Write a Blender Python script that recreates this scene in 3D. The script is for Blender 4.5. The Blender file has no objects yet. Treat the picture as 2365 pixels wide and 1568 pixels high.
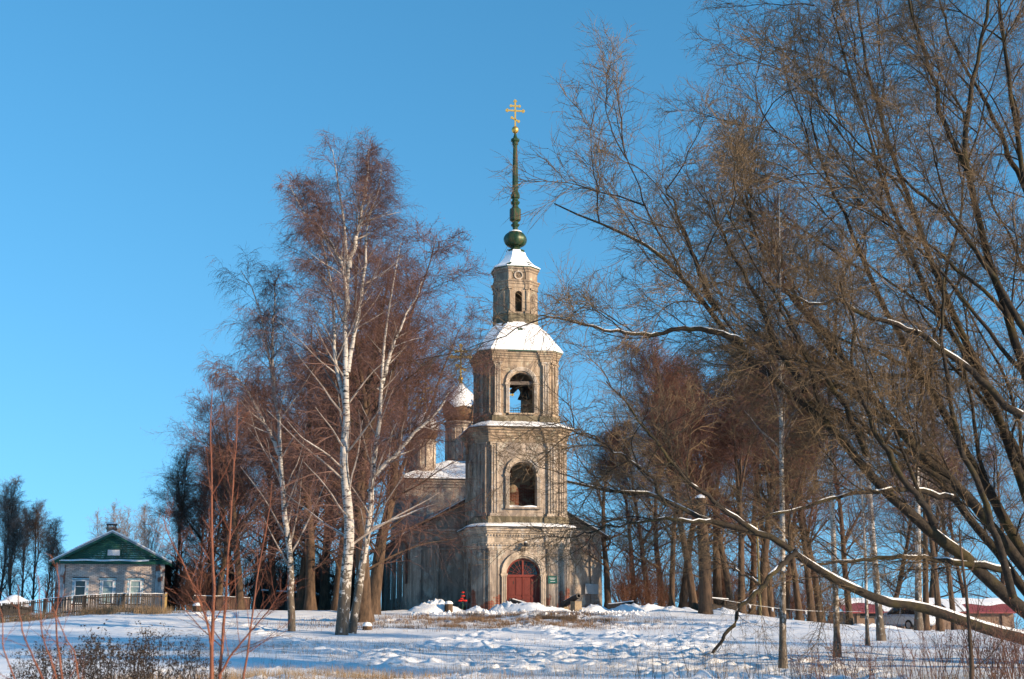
import bpy, bmesh, math, random
import numpy as np
from mathutils import Vector, Matrix

R = math.radians
SC = bpy.context.scene
COL = SC.collection
random.seed(7)

# ------------------------------------------------------------------ camera, sky, sun, exposure
EYE = 1.7
TILT = R(11.54)
FPX = 3285.0                                   # focal length measured on a 2365 px wide print of the photo
cam_d = bpy.data.cameras.new('camera')
cam = bpy.data.objects.new('camera', cam_d)
COL.objects.link(cam)
cam_d.sensor_width = 36.0
cam_d.lens = 50.0
cam_d.clip_start = 0.1
cam_d.clip_end = 8000
cam.location = (0, 0, EYE)
cam.rotation_euler = (R(90) + TILT, 0, 0)
cam_d.dof.use_dof = True
cam_d.dof.focus_distance = 75
cam_d.dof.aperture_fstop = 3.2
SC.camera = cam

SUN_AZ = R(60)                                 # to the right of the direction that points back at the camera
SUN_EL = R(15.5)
sun_vec = Vector((math.sin(SUN_AZ) * math.cos(SUN_EL), -math.cos(SUN_AZ) * math.cos(SUN_EL), math.sin(SUN_EL)))

world = bpy.data.worlds.new('World')
SC.world = world
world.use_nodes = True
wn = world.node_tree
wn.nodes.clear()
w_out = wn.nodes.new('ShaderNodeOutputWorld')
w_bg = wn.nodes.new('ShaderNodeBackground')
w_sky = wn.nodes.new('ShaderNodeTexSky')
w_sky.sky_type = 'NISHITA'
w_sky.sun_disc = False
w_sky.sun_elevation = SUN_EL
w_sky.sun_rotation = math.atan2(sun_vec.x, sun_vec.y)
w_sky.altitude = 0
w_sky.air_density = 1.0
w_sky.dust_density = 0.0
w_sky.ozone_density = 3.0
w_hsv = wn.nodes.new('ShaderNodeHueSaturation')
w_hsv.inputs['Hue'].default_value = 0.488
w_hsv.inputs['Saturation'].default_value = 1.22
w_hsv.inputs['Value'].default_value = 1.0
w_tc = wn.nodes.new('ShaderNodeTexCoord')
w_map = wn.nodes.new('ShaderNodeMapping')          # lifts the look-up off the yellow band at the horizon, all round
w_map.inputs['Scale'].default_value = (1, 1, 0.70)
w_map.inputs['Location'].default_value = (0, 0, 0.17)
wn.links.new(w_tc.outputs['Generated'], w_map.inputs['Vector'])
wn.links.new(w_map.outputs[0], w_sky.inputs['Vector'])
wn.links.new(w_sky.outputs[0], w_hsv.inputs['Color'])
wn.links.new(w_hsv.outputs[0], w_bg.inputs['Color'])
w_bg.inputs['Strength'].default_value = 0.14
wn.links.new(w_bg.outputs[0], w_out.inputs['Surface'])

sun_d = bpy.data.lights.new('sun', 'SUN')
sun_d.energy = 5.0
sun_d.angle = R(0.55)
sun_d.color = (1.0, 0.76, 0.50)
sun = bpy.data.objects.new('sun', sun_d)
COL.objects.link(sun)
sun.rotation_euler = sun_vec.to_track_quat('Z', 'Y').to_euler()
sun.location = (40, -20, 30)

SC.view_settings.view_transform = 'Standard'
SC.view_settings.look = 'None'
SC.view_settings.exposure = 0.72
SC.view_settings.gamma = 1.0
SC.view_settings.use_curve_mapping = False
SC.cycles.max_bounces = 3
SC.cycles.diffuse_bounces = 1
SC.cycles.use_adaptive_sampling = True
SC.cycles.adaptive_threshold = 0.025
SC.cycles.glossy_bounces = 2
SC.cycles.transparent_max_bounces = 4

# ------------------------------------------------------------------ helpers
_c, _s = math.cos(TILT), math.sin(TILT)


def at(px, py, Y):
    """Survey helper: a bearing measured on the photo plus a chosen distance gives a real point."""
    u = (px - 1182.5) / FPX
    v = (784 - py) / FPX
    k = Y / (_c - v * _s)
    return np.array((u * k, Y, EYE + (_s + v * _c) * k))


def link(o, parent=None):
    COL.objects.link(o)
    if parent is not None:
        o.parent = parent
    return o


def tag(o, label=None, cat=None, group=None, kind=None):
    if label: o['label'] = label
    if cat: o['category'] = cat
    if group: o['group'] = group
    if kind: o['kind'] = kind
    return o


def thing(name, label, cat, loc=(0, 0, 0), rz=0.0, group=None):
    o = bpy.data.objects.new(name, None)
    o.empty_display_size = 0.3
    link(o)
    o.location = loc
    o.rotation_euler = (0, 0, rz)
    return tag(o, label, cat, group)


def copy_tree(o, parent=None):
    c = o.copy()
    link(c)
    c.parent = parent
    for ch in list(o.children):
        copy_tree(ch, c)
    return c


def np_mesh(name, V, Q=None, Tr=None, mats=(), mq=None, mt=None, smooth=False):
    me = bpy.data.meshes.new(name)
    V = np.asarray(V, dtype=np.float32).reshape(-1, 3)
    Q = np.zeros((0, 4), np.int32) if Q is None else np.asarray(Q, np.int32)
    Tr = np.zeros((0, 3), np.int32) if Tr is None else np.asarray(Tr, np.int32)
    me.vertices.add(len(V))
    me.vertices.foreach_set('co', V.ravel())
    nl = Q.size + Tr.size
    me.loops.add(nl)
    me.loops.foreach_set('vertex_index', np.concatenate([Q.ravel(), Tr.ravel()]))
    npoly = len(Q) + len(Tr)
    me.polygons.add(npoly)
    st = np.concatenate([np.arange(len(Q)) * 4, Q.size + np.arange(len(Tr)) * 3]).astype(np.int32)
    me.polygons.foreach_set('loop_start', st)
    for m in mats:
        me.materials.append(m)
    if mq is not None or mt is not None:
        mq = np.zeros(len(Q), np.int32) if mq is None else mq
        mt = np.zeros(len(Tr), np.int32) if mt is None else mt
        me.polygons.foreach_set('material_index', np.concatenate([mq, mt]).astype(np.int32))
    me.polygons.foreach_set('use_smooth', np.full(npoly, bool(smooth)))
    me.update(calc_edges=True)
    return me


class MB:
    """Collects boxes, bars, lofts; build() links them as one mesh object."""
    def __init__(self):
        self.v, self.f, self.m = [], [], []

    def add(self, vs, fs, mi=0):
        o = len(self.v)
        self.v += [tuple(p) for p in vs]
        self.f += [tuple(i + o for i in f) for f in fs]
        self.m += [mi] * len(fs)

    def box(self, c, s, rz=0.0, mi=0, ry=0.0, rx=0.0):
        hx, hy, hz = s[0] / 2, s[1] / 2, s[2] / 2
        M = Matrix.Translation(c) @ Matrix.Rotation(rz, 4, 'Z') @ Matrix.Rotation(ry, 4, 'Y') @ Matrix.Rotation(rx, 4, 'X')
        vs = [M @ Vector((x, y, z)) for z in (-hz, hz) for y in (-hy, hy) for x in (-hx, hx)]
        self.add(vs, [(0, 2, 3, 1), (4, 5, 7, 6), (0, 1, 5, 4), (2, 6, 7, 3), (0, 4, 6, 2), (1, 3, 7, 5)], mi)
        return self

    def bar(self, p, q, r, n=6, mi=0, r2=None):
        p, q = Vector(p), Vector(q)
        d = (q - p).normalized()
        a = d.orthogonal().normalized()
        b = d.cross(a)
        r2 = r if r2 is None else r2
        vs = []
        for c, rr in ((p, r), (q, r2)):
            for i in range(n):
                t = 2 * math.pi * i / n
                vs.append(c + (a * math.cos(t) + b * math.sin(t)) * rr)
        fs = [(i, (i + 1) % n, n + (i + 1) % n, n + i) for i in range(n)]
        fs += [tuple(reversed(range(n))), tuple(range(n, 2 * n))]
        self.add(vs, fs, mi)
        return self

    def loft(self, rings, mi=0, close=True, cap0=False, cap1=False):
        n = len(rings[0])
        vs = [p for r in rings for p in r]
        fs = []
        m = n if close else n - 1
        for k in range(len(rings) - 1):
            for i in range(m):
                j = (i + 1) % n
                fs.append((k * n + i, k * n + j, (k + 1) * n + j, (k + 1) * n + i))
        if cap0: fs.append(tuple(reversed(range(n))))
        if cap1: fs.append(tuple(range((len(rings) - 1) * n, len(rings) * n)))
        self.add(vs, fs, mi)
        return self

    def lathe(self, prof, n=16, c=(0, 0, 0), mi=0, rot=0.0):
        rings = []
        for r, z in prof:
            rings.append([(c[0] + r * math.cos(rot + 2 * math.pi * i / n), c[1] + r * math.sin(rot + 2 * math.pi * i / n), c[2] + z) for i in range(n)])
        return self.loft(rings, mi, cap0=True, cap1=True)

    def build(self, name, mats, parent=None, smooth=False, loc=None, rz=None):
        me = bpy.data.meshes.new(name)
        me.from_pydata(self.v, [], self.f)
        for m in (mats if isinstance(mats, (list, tuple)) else [mats]):
            me.materials.append(m)
        me.polygons.foreach_set('material_index', self.m)
        if smooth:
            me.polygons.foreach_set('use_smooth', [True] * len(self.f))
        me.update()
        bm = bmesh.new()
        bm.from_mesh(me)
        bmesh.ops.recalc_face_normals(bm, faces=bm.faces)
        bm.to_mesh(me)
        bm.free()
        o = bpy.data.objects.new(name, me)
        link(o, parent)
        if loc is not None: o.location = loc
        if rz is not None: o.rotation_euler = (0, 0, rz)
        return o


def mesh_copy(o, parent, loc=None, rz=None, name=None):
    c = o.copy()
    link(c, parent)
    if loc is not None: c.location = loc
    if rz is not None: c.rotation_euler = (0, 0, rz)
    return c


# ---- value noise in numpy
def vnoise(x, y, seed=0):
    xi, yi = np.floor(x).astype(np.int64), np.floor(y).astype(np.int64)
    fx, fy = x - xi, y - yi
    fx, fy = fx * fx * (3 - 2 * fx), fy * fy * (3 - 2 * fy)

    def h(a, b):
        n = (a * 374761393 + b * 668265263 + seed * 144269) & 0x7fffffff
        n = ((n ^ (n >> 13)) * 1274126177) & 0x7fffffff
        return ((n ^ (n >> 16)) & 0xffff) / 65535.0
    a, b, c, d = h(xi, yi), h(xi + 1, yi), h(xi, yi + 1), h(xi + 1, yi + 1)
    return (a * (1 - fx) + b * fx) * (1 - fy) + (c * (1 - fx) + d * fx) * fy - 0.5


def sstep(a, b, x):
    t = np.clip((x - a) / (b - a), 0, 1)
    return t * t * (3 - 2 * t)


_gy = [-100, 0, 20, 28, 36, 42, 50, 60, 68, 75, 79, 84, 112, 140, 200, 400, 4000]
_gz = [0.0, 0.1, 0.5, 0.72, 0.80, 0.93, 1.15, 1.5, 1.9, 2.4, 2.66, 2.75, 2.75, 2.0, 0.6, 0.1, 0.0]


def H0(x, y):
    x, y = np.asarray(x, float), np.asarray(y, float)
    z = np.interp(y, _gy, _gz)
    base = np.interp(y, [0, 40, 60, 80, 110, 200, 4000], [0.1, 0.9, 1.35, 1.62, 1.62, 0.6, 0.0])
    k = sstep(9, 24, x) * sstep(40, 62, y)
    z = z * (1 - k) + np.minimum(z, base) * k
    k2 = sstep(-21, -29, x) * sstep(60, 72, y) * (1 - sstep(80, 90, y))
    return z - 0.55 * k2


# ------------------------------------------------------------------ materials
def mat(name, col, rough=0.8, metal=0.0, spec=0.3):
    m = bpy.data.materials.new(name)
    m.use_nodes = True
    b = m.node_tree.nodes['Principled BSDF']
    b.inputs['Base Color'].default_value = (*col, 1)
    b.inputs['Roughness'].default_value = rough
    b.inputs['Metallic'].default_value = metal
    b.inputs['Specular IOR Level'].default_value = spec
    return m


def N(m, t, **kw):
    n = m.node_tree.nodes.new(t)
    for k, v in kw.items():
        setattr(n, k, v)
    return n


def L(m, a, b):
    m.node_tree.links.new(a, b)


def bsdf(m):
    return m.node_tree.nodes['Principled BSDF']


def ramp(m, src, stops):
    r = N(m, 'ShaderNodeValToRGB')
    el = r.color_ramp.elements
    while len(el) < len(stops):
        el.new(0.5)
    for e, (p, c) in zip(el, stops):
        e.position = p
        e.color = (*c, 1) if len(c) == 3 else c
    L(m, src, r.inputs[0])
    return r.outputs[0]


def noise(m, vec, scale, detail=4, rough=0.6, dist=0.0):
    n = N(m, 'ShaderNodeTexNoise')
    n.inputs['Scale'].default_value = scale
    n.inputs['Detail'].default_value = detail
    n.inputs['Roughness'].default_value = rough
    n.inputs['Distortion'].default_value = dist
    L(m, vec, n.inputs['Vector'])
    return n.outputs['Fac']


def mapping(m, vec, scale=(1, 1, 1), loc=(0, 0, 0)):
    n = N(m, 'ShaderNodeMapping')
    n.inputs['Scale'].default_value = scale
    n.inputs['Location'].default_value = loc
    L(m, vec, n.inputs['Vector'])
    return n.outputs[0]


def mix(m, fac, a, b, mode='MIX'):
    n = N(m, 'ShaderNodeMix', data_type='RGBA', blend_type=mode)
    for s, v in ((n.inputs[0], fac), (n.inputs[6], a), (n.inputs[7], b)):
        if hasattr(v, 'is_linked') or hasattr(v, 'links'):
            L(m, v, s)
        elif isinstance(v, (int, float)):
            s.default_value = v
        else:
            s.default_value = (*v, 1)
    return n.outputs[2]


def math_n(m, op, a, b=None):
    n = N(m, 'ShaderNodeMath', operation=op)
    for s, v in ((n.inputs[0], a), (n.inputs[1], b)):
        if v is None: continue
        if isinstance(v, (int, float)): s.default_value = v
        else: L(m, v, s)
    return n.outputs[0]


def coord(m, which='Object'):
    return N(m, 'ShaderNodeTexCoord').outputs[which]


def bump(m, h, strength=0.3, dist=0.02):
    n = N(m, 'ShaderNodeBump')
    n.inputs['Strength'].default_value = strength
    n.inputs['Distance'].default_value = dist
    L(m, h, n.inputs['Height'])
    L(m, n.outputs[0], bsdf(m).inputs['Normal'])


def noisy(name, c1, c2, scale=4.0, rough=0.8, b=0.25, stretch=(1, 1, 1), metal=0.0, bd=0.01):
    m = mat(name, c1, rough, metal)
    v = mapping(m, coord(m), stretch)
    f = noise(m, v, scale, 6)
    L(m, ramp(m, f, [(0.3, c1), (0.7, c2)]), bsdf(m).inputs['Base Color'])
    if b: bump(m, f, b, bd)
    return m


def plaster_mat(name, c1, c2, c3, brick=0.0, zlow=(0.2, 1.9)):
    m = mat(name, c1, 0.9)
    co = coord(m)
    big = noise(m, co, 0.55, 5, 0.6, 0.4)
    col = ramp(m, big, [(0.3, c1), (0.52, c2), (0.75, c3)])
    st = noise(m, mapping(m, co, (3.2, 3.2, 0.28)), 1.6, 6, 0.65)
    stf = ramp(m, st, [(0.40, (0, 0, 0)), (0.60, (1, 1, 1))])
    dark = ramp(m, noise(m, mapping(m, co, (7, 7, 0.5)), 1.5, 4), [(0.3, tuple(v * 0.34 for v in c1)), (0.7, tuple(v * 0.70 for v in c2))])
    col = mix(m, math_n(m, 'MULTIPLY', stf, 0.85), col, dark)
    blot = ramp(m, noise(m, mapping(m, co, (1, 1, 0.7), (9, 4, 2)), 0.95, 6, 0.7, 0.8), [(0.50, (0, 0, 0)), (0.56, (1, 1, 1))])
    col = mix(m, math_n(m, 'MULTIPLY', blot, 0.68), col, (c1[0] * 0.55, c1[1] * 0.57, c1[2] * 0.62))
    fine = noise(m, co, 9, 6, 0.7)
    col = mix(m, 0.55, col, ramp(m, fine, [(0.25, (0.35, 0.35, 0.36)), (0.75, (0.68, 0.66, 0.64))]), 'OVERLAY')
    pale = ramp(m, noise(m, mapping(m, co, (1.3, 1.3, 0.8), (4, 2, 7)), 1.7, 7, 0.65, 0.5), [(0.56, (0, 0, 0)), (0.63, (1, 1, 1))])
    col = mix(m, math_n(m, 'MULTIPLY', pale, 0.45), col, tuple(min(0.6, v * 1.35) for v in c3))
    hgt = fine
    if brick > 0:
        sep = N(m, 'ShaderNodeSeparateXYZ')
        L(m, co, sep.inputs[0])
        cmb = N(m, 'ShaderNodeCombineXYZ')
        L(m, math_n(m, 'ADD', sep.outputs[0], sep.outputs[1]), cmb.inputs[0])
        L(m, sep.outputs[2], cmb.inputs[1])
        bt = N(m, 'ShaderNodeTexBrick')
        bt.inputs['Color1'].default_value = (0.30, 0.085, 0.045, 1)
        bt.inputs['Color2'].default_value = (0.19, 0.05, 0.03, 1)
        bt.inputs['Mortar'].default_value = (0.24, 0.2, 0.17, 1)
        bt.inputs['Scale'].default_value = 1.0
        bt.inputs['Brick Width'].default_value = 0.27
        bt.inputs['Row Height'].default_value = 0.082
        bt.inputs['Mortar Size'].default_value = 0.009
        L(m, cmb.outputs[0], bt.inputs['Vector'])
        pn = noise(m, mapping(m, co, (1, 1, 0.75), (3, 1, 2)), 1.25, 5, 0.55, 0.3)
        lo = N(m, 'ShaderNodeMapRange')
        lo.inputs['From Min'].default_value = zlow[0]
        lo.inputs['From Max'].default_value = zlow[1]
        lo.inputs['To Min'].default_value = 0.13 * brick
        lo.inputs['To Max'].default_value = -0.12
        L(m, sep.outputs[2], lo.inputs['Value'])
        pf = math_n(m, 'ADD', pn, lo.outputs[0])
        pm = ramp(m, pf, [(0.575, (0, 0, 0)), (0.59, (1, 1, 1))])
        rim = ramp(m, pf, [(0.50, (0, 0, 0)), (0.60, (1, 1, 1))])
        col = mix(m, math_n(m, 'MULTIPLY', rim, 0.55), col, (0.20, 0.175, 0.15))
        col = mix(m, pm, col, bt.outputs['Color'])
        hgt = math_n(m, 'SUBTRACT', math_n(m, 'MULTIPLY', fine, 0.5), math_n(m, 'MULTIPLY', pm, 1.2))
    L(m, col, bsdf(m).inputs['Base Color'])
    bump(m, hgt, 0.45, 0.02)
    return m


M = {}
M['plaster'] = plaster_mat('weathered_plaster', (0.30, 0.25, 0.21), (0.42, 0.35, 0.285), (0.54, 0.465, 0.39), 1.15)
M['plaster_up'] = plaster_mat('weathered_plaster_upper', (0.27, 0.215, 0.165), (0.41, 0.315, 0.225), (0.54, 0.43, 0.32))
M['plinth'] = plaster_mat('damp_plinth', (0.13, 0.115, 0.075), (0.22, 0.185, 0.125), (0.38, 0.32, 0.24))
M['trim'] = plaster_mat('plaster_trim', (0.44, 0.37, 0.295), (0.54, 0.45, 0.355), (0.62, 0.54, 0.45))
M['plaster_ref'] = plaster_mat('plaster_hall', (0.36, 0.30, 0.255), (0.45, 0.38, 0.315), (0.53, 0.46, 0.39), 0.35, (0.1, 1.2))
M['plaster_white'] = plaster_mat('plaster_pale', (0.42, 0.41, 0.39), (0.52, 0.50, 0.47), (0.60, 0.58, 0.55), 1.3, (0.3, 2.2))


def brick_mat(name, c1, c2, mort, vec_mode='xy', patch=None):
    m = mat(name, c1, 0.9)
    co = coord(m)
    sep = N(m, 'ShaderNodeSeparateXYZ')
    L(m, co, sep.inputs[0])
    cmb = N(m, 'ShaderNodeCombineXYZ')
    L(m, math_n(m, 'ADD', sep.outputs[0], sep.outputs[1]), cmb.inputs[0])
    L(m, sep.outputs[2], cmb.inputs[1])
    bt = N(m, 'ShaderNodeTexBrick')
    bt.inputs['Color1'].default_value = (*c1, 1)
    bt.inputs['Color2'].default_value = (*c2, 1)
    bt.inputs['Mortar'].default_value = (*mort, 1)
    bt.inputs['Brick Width'].default_value = 0.27
    bt.inputs['Row Height'].default_value = 0.085
    bt.inputs['Mortar Size'].default_value = 0.01
    bt.inputs['Scale'].default_value = 1
    L(m, cmb.outputs[0], bt.inputs['Vector'])
    col = bt.outputs['Color']
    if patch:
        pf = ramp(m, noise(m, co, 1.1, 5), [(0.48, (0, 0, 0)), (0.52, (1, 1, 1))])
        col = mix(m, pf, col, patch)
    L(m, col, bsdf(m).inputs['Base Color'])
    bump(m, bt.outputs['Fac'], -0.4, 0.02)
    return m


M['inner'] = brick_mat('inner_brick', (0.27, 0.08, 0.045), (0.18, 0.055, 0.035), (0.3, 0.26, 0.22), patch=(0.36, 0.30, 0.22))
M['redbrick'] = brick_mat('old_red_brick', (0.26, 0.10, 0.06), (0.19, 0.075, 0.05), (0.28, 0.23, 0.19), patch=(0.30, 0.22, 0.17))


def snow_mat():
    m = mat('snow', (0.86, 0.88, 0.91), 0.55, 0, 0.25)
    co = coord(m)
    f = noise(m, co, 7, 8, 0.65)
    g = noise(m, co, 0.8, 4, 0.55)
    L(m, ramp(m, g, [(0.3, (0.82, 0.845, 0.88)), (0.7, (0.90, 0.91, 0.925))]), bsdf(m).inputs['Base Color'])
    bump(m, math_n(m, 'ADD', f, math_n(m, 'MULTIPLY', noise(m, co, 30, 3), 0.25)), 0.55, 0.06)
    return m


M['snow'] = snow_mat()


def ground_mat():
    m = mat('snowfield', (0.86, 0.88, 0.91), 0.55, 0, 0.25)
    co = coord(m)
    f = noise(m, mapping(m, co, (1, 1, 1)), 5.5, 8, 0.62)
    g = noise(m, co, 1.6, 6, 0.6, 0.6)
    snow = ramp(m, g, [(0.3, (0.80, 0.83, 0.87)), (0.7, (0.90, 0.91, 0.925))])
    straw = ramp(m, noise(m, co, 13, 4, 0.7), [(0.3, (0.12, 0.075, 0.045)), (0.7, (0.33, 0.25, 0.16))])
    a = noise(m, mapping(m, co, (0.16, 0.13, 1), (2.7, 1.3, 0)), 1.0, 5, 0.6, 0.5)
    b2 = noise(m, mapping(m, co, (1.5, 1.0, 1)), 3.2, 5, 0.72)
    patch = math_n(m, 'MULTIPLY', ramp(m, a, [(0.54, (0, 0, 0)), (0.66, (1, 1, 1))]), ramp(m, b2, [(0.53, (0, 0, 0)), (0.60, (1, 1, 1))]))
    L(m, mix(m, math_n(m, 'MULTIPLY', patch, 0.8), snow, straw), bsdf(m).inputs['Base Color'])
    bump(m, math_n(m, 'ADD', f, math_n(m, 'MULTIPLY', noise(m, co, 24, 4), 0.3)), 0.4, 0.08)
    return m


M['ground'] = ground_mat()
M['roof_snow'] = mat('roof_snow', (0.88, 0.895, 0.915), 0.6, 0, 0.2)
M['green_metal'] = noisy('green_roof_metal', (0.025, 0.085, 0.055), (0.07, 0.13, 0.08), 3.0, 0.55, 0.1, (1, 1, 0.3), 0.2)


def spire_mat():
    m = mat('spire_metal', (0.03, 0.10, 0.04), 0.45, 0.25, 0.5)
    co = coord(m)
    f = noise(m, mapping(m, co, (3, 3, 0.45)), 2.0, 5)
    L(m, ramp(m, f, [(0.35, (0.010, 0.034, 0.016)), (0.52, (0.022, 0.060, 0.022)), (0.66, (0.11, 0.055, 0.024))]), bsdf(m).inputs['Base Color'])
    return m


M['spire'] = spire_mat()
M['gold'] = mat('gold_leaf', (0.70, 0.42, 0.10), 0.38, 0.85, 0.5)
M['door'] = noisy('red_door_paint', (0.10, 0.016, 0.012), (0.16, 0.03, 0.022), 3.0, 0.6, 0.15, (1, 1, 0.35))
M['door_frame'] = noisy('red_frame_paint', (0.13, 0.02, 0.015), (0.19, 0.035, 0.025), 4.0, 0.6, 0.1)
M['glass'] = mat('dark_glass', (0.012, 0.018, 0.022), 0.06, 0, 0.6)
M['iron'] = noisy('dark_iron', (0.018, 0.018, 0.019), (0.045, 0.04, 0.037), 8, 0.6, 0.2)
M['wood_grey'] = noisy('grey_wood', (0.085, 0.07, 0.06), (0.17, 0.14, 0.12), 5, 0.9, 0.3, (8, 8, 0.8))
M['wood_dark'] = noisy('dark_wood', (0.03, 0.025, 0.022), (0.075, 0.06, 0.05), 5, 0.9, 0.3, (4, 4, 0.8))
M['wood_yellow'] = noisy('new_wood', (0.32, 0.22, 0.08), (0.44, 0.31, 0.13), 5, 0.8, 0.2, (6, 6, 0.8))
M['stone'] = noisy('stone_block', (0.19, 0.145, 0.095), (0.32, 0.25, 0.17), 7, 0.9, 0.5)
M['sign'] = mat('green_sign', (0.012, 0.09, 0.075), 0.5)
M['white'] = noisy('white_paint', (0.55, 0.57, 0.60), (0.70, 0.71, 0.72), 6, 0.6, 0.1)
M['red'] = mat('red_plastic', (0.62, 0.03, 0.02), 0.5)
M['grey_metal'] = mat('grey_metal', (0.30, 0.31, 0.32), 0.5, 0.6)
M['drain'] = noisy('rusty_pipe', (0.05, 0.03, 0.025), (0.10, 0.05, 0.035), 6, 0.7, 0.1)


def bark_mat(name, c1, c2, zs=0.35, moss=None, scale=9.0):
    m = mat(name, c1, 0.9)
    co = coord(m)
    f = noise(m, mapping(m, co, (1, 1, zs)), scale, 7, 0.68)
    col = ramp(m, f, [(0.32, c1), (0.68, c2)])
    if moss:
        mo = ramp(m, noise(m, co, 1.3, 4), [(0.5, (0, 0, 0)), (0.64, (1, 1, 1))])
        col = mix(m, math_n(m, 'MULTIPLY', mo, 0.6), col, moss)
    L(m, col, bsdf(m).inputs['Base Color'])
    bump(m, f, 0.7, 0.04)
    return m


def birch_mat(name, base_h=2.6, young=False):
    m = mat(name, (0.6, 0.58, 0.54), 0.75)
    co = coord(m)
    f = noise(m, mapping(m, co, (2.0, 2.0, 9.0)), 1.5, 4, 0.6)
    g = noise(m, mapping(m, co, (3.0, 3.0, 2.2), (3, 5, 1)), 1.5, 5, 0.65, 0.5)
    white = ramp(m, noise(m, co, 2.0, 5), [(0.3, (0.34, 0.315, 0.29)), (0.7, (0.54, 0.51, 0.47))])
    black = (0.035, 0.03, 0.028)
    m1 = ramp(m, f, [(0.55, (0, 0, 0)), (0.62, (1, 1, 1))])
    sep = N(m, 'ShaderNodeSeparateXYZ')
    L(m, co, sep.inputs[0])
    mr = N(m, 'ShaderNodeMapRange')
    mr.inputs['From Min'].default_value = 0.3
    mr.inputs['From Max'].default_value = base_h * 2.2
    mr.inputs['To Min'].default_value = 0.22
    mr.inputs['To Max'].default_value = -0.06
    L(m, sep.outputs[2], mr.inputs['Value'])
    m2 = ramp(m, math_n(m, 'ADD', g, mr.outputs[0]), [(0.56, (0, 0, 0)), (0.62, (1, 1, 1))])
    rough_bark = ramp(m, noise(m, mapping(m, co, (1, 1, 0.3)), 12, 6, 0.7), [(0.3, (0.045, 0.037, 0.03)), (0.7, (0.15, 0.12, 0.09))])
    col = mix(m, m1, white, black)
    col = mix(m, m2, col, rough_bark)
    L(m, col, bsdf(m).inputs['Base Color'])
    bump(m, g, 0.3, 0.02)
    return m


M['birch'] = birch_mat('birch_bark')
M['birch_limb'] = noisy('birch_limb_bark', (0.15, 0.115, 0.095), (0.36, 0.32, 0.29), 5, 0.8, 0.1)
M['birch_twig'] = noisy('birch_twig', (0.085, 0.045, 0.038), (0.16, 0.088, 0.072), 1.2, 0.7, 0)
M['linden_bark'] = bark_mat('linden_bark', (0.026, 0.018, 0.013), (0.13, 0.082, 0.052), 0.22, None, 7.0)
M['linden_twig'] = noisy('linden_twig', (0.075, 0.038, 0.030), (0.15, 0.080, 0.062), 1.0, 0.8, 0)
M['fleck'] = noisy('dry_seed_clusters', (0.14, 0.045, 0.026), (0.24, 0.085, 0.045), 0.7, 0.8, 0)
M['willow_bark'] = bark_mat('willow_bark', (0.011, 0.0095, 0.008), (0.048, 0.037, 0.028), 1.0, (0.065, 0.052, 0.016), 11.0)
M['willow_twig'] = noisy('willow_twig', (0.055, 0.037, 0.022), (0.20, 0.135, 0.072), 0.8, 0.75, 0)
M['alder_twig'] = noisy('alder_twig', (0.07, 0.055, 0.048), (0.14, 0.105, 0.088), 1.0, 0.8, 0)
M['poplar_twig'] = noisy('poplar_twig', (0.16, 0.12, 0.10), (0.26, 0.20, 0.17), 1.0, 0.8, 0)
M['red_stem'] = noisy('red_sapling_bark', (0.11, 0.034, 0.018), (0.22, 0.078, 0.04), 3, 0.6, 0.1)
M['scrub_twig'] = noisy('scrub_twig', (0.075, 0.034, 0.024), (0.15, 0.075, 0.050), 1.0, 0.8, 0)
M['dead_plant'] = noisy('dead_plant', (0.018, 0.013, 0.010), (0.05, 0.034, 0.024), 2.0, 0.9, 0)
M['straw'] = noisy('dry_grass', (0.16, 0.10, 0.055), (0.34, 0.25, 0.15), 0.9, 0.9, 0)

# ------------------------------------------------------------------ ground


def axis(parts):
    out = []
    for a, b, d in parts:
        n = max(1, int(round((b - a) / d)))
        out += list(np.linspace(a, b, n, endpoint=False))
    out.append(parts[-1][1])
    return np.array(out)


gx = np.concatenate([-np.geomspace(3500, 36, 26)[:-1], axis([(-36, -24, 0.3), (-24, 22, 0.14), (22, 36, 0.3)]), np.geomspace(36, 3500, 26)[1:]])
gy = np.concatenate([[-400, -100, -30, 0, 8], axis([(12, 24, 0.35), (24, 60, 0.17), (60, 84, 0.22), (84, 125, 1.0)]), np.geomspace(125, 4500, 28)[1:]])
GX, GY = np.meshgrid(gx, gy)
GZ = H0(GX, GY)
near = sstep(-46, -36, GX) * (1 - sstep(36, 46, GX)) * (1 - sstep(95, 130, GY)) * sstep(2, 14, GY)
rel = 0.20 * vnoise(GX / 6.5, GY / 6.5, 1) + 0.08 * vnoise(GX / 2.1, GY / 2.1, 2) + 0.045 * vnoise(GX / 0.8, GY / 0.8, 3) + 0.022 * vnoise(GX / 0.36, GY / 0.4, 4)
rough = sstep(-0.12, 0.2, vnoise(GX / 8, GY / 8, 9) + 0.12)
rel += rough * (0.05 * np.abs(vnoise(GX / 0.9, GY / 0.7, 5)) + 0.035 * vnoise(GX / 0.45, GY / 0.45, 6))
GZ += near * rel
GZ += near * 0.05 * np.clip(np.abs(vnoise(GX / 1.4 + 0.6 * vnoise(GX / 3, GY / 3, 15), GY / 0.55, 16)) - 0.12, 0, 1)   # wind and sledge ridges across the slope
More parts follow.
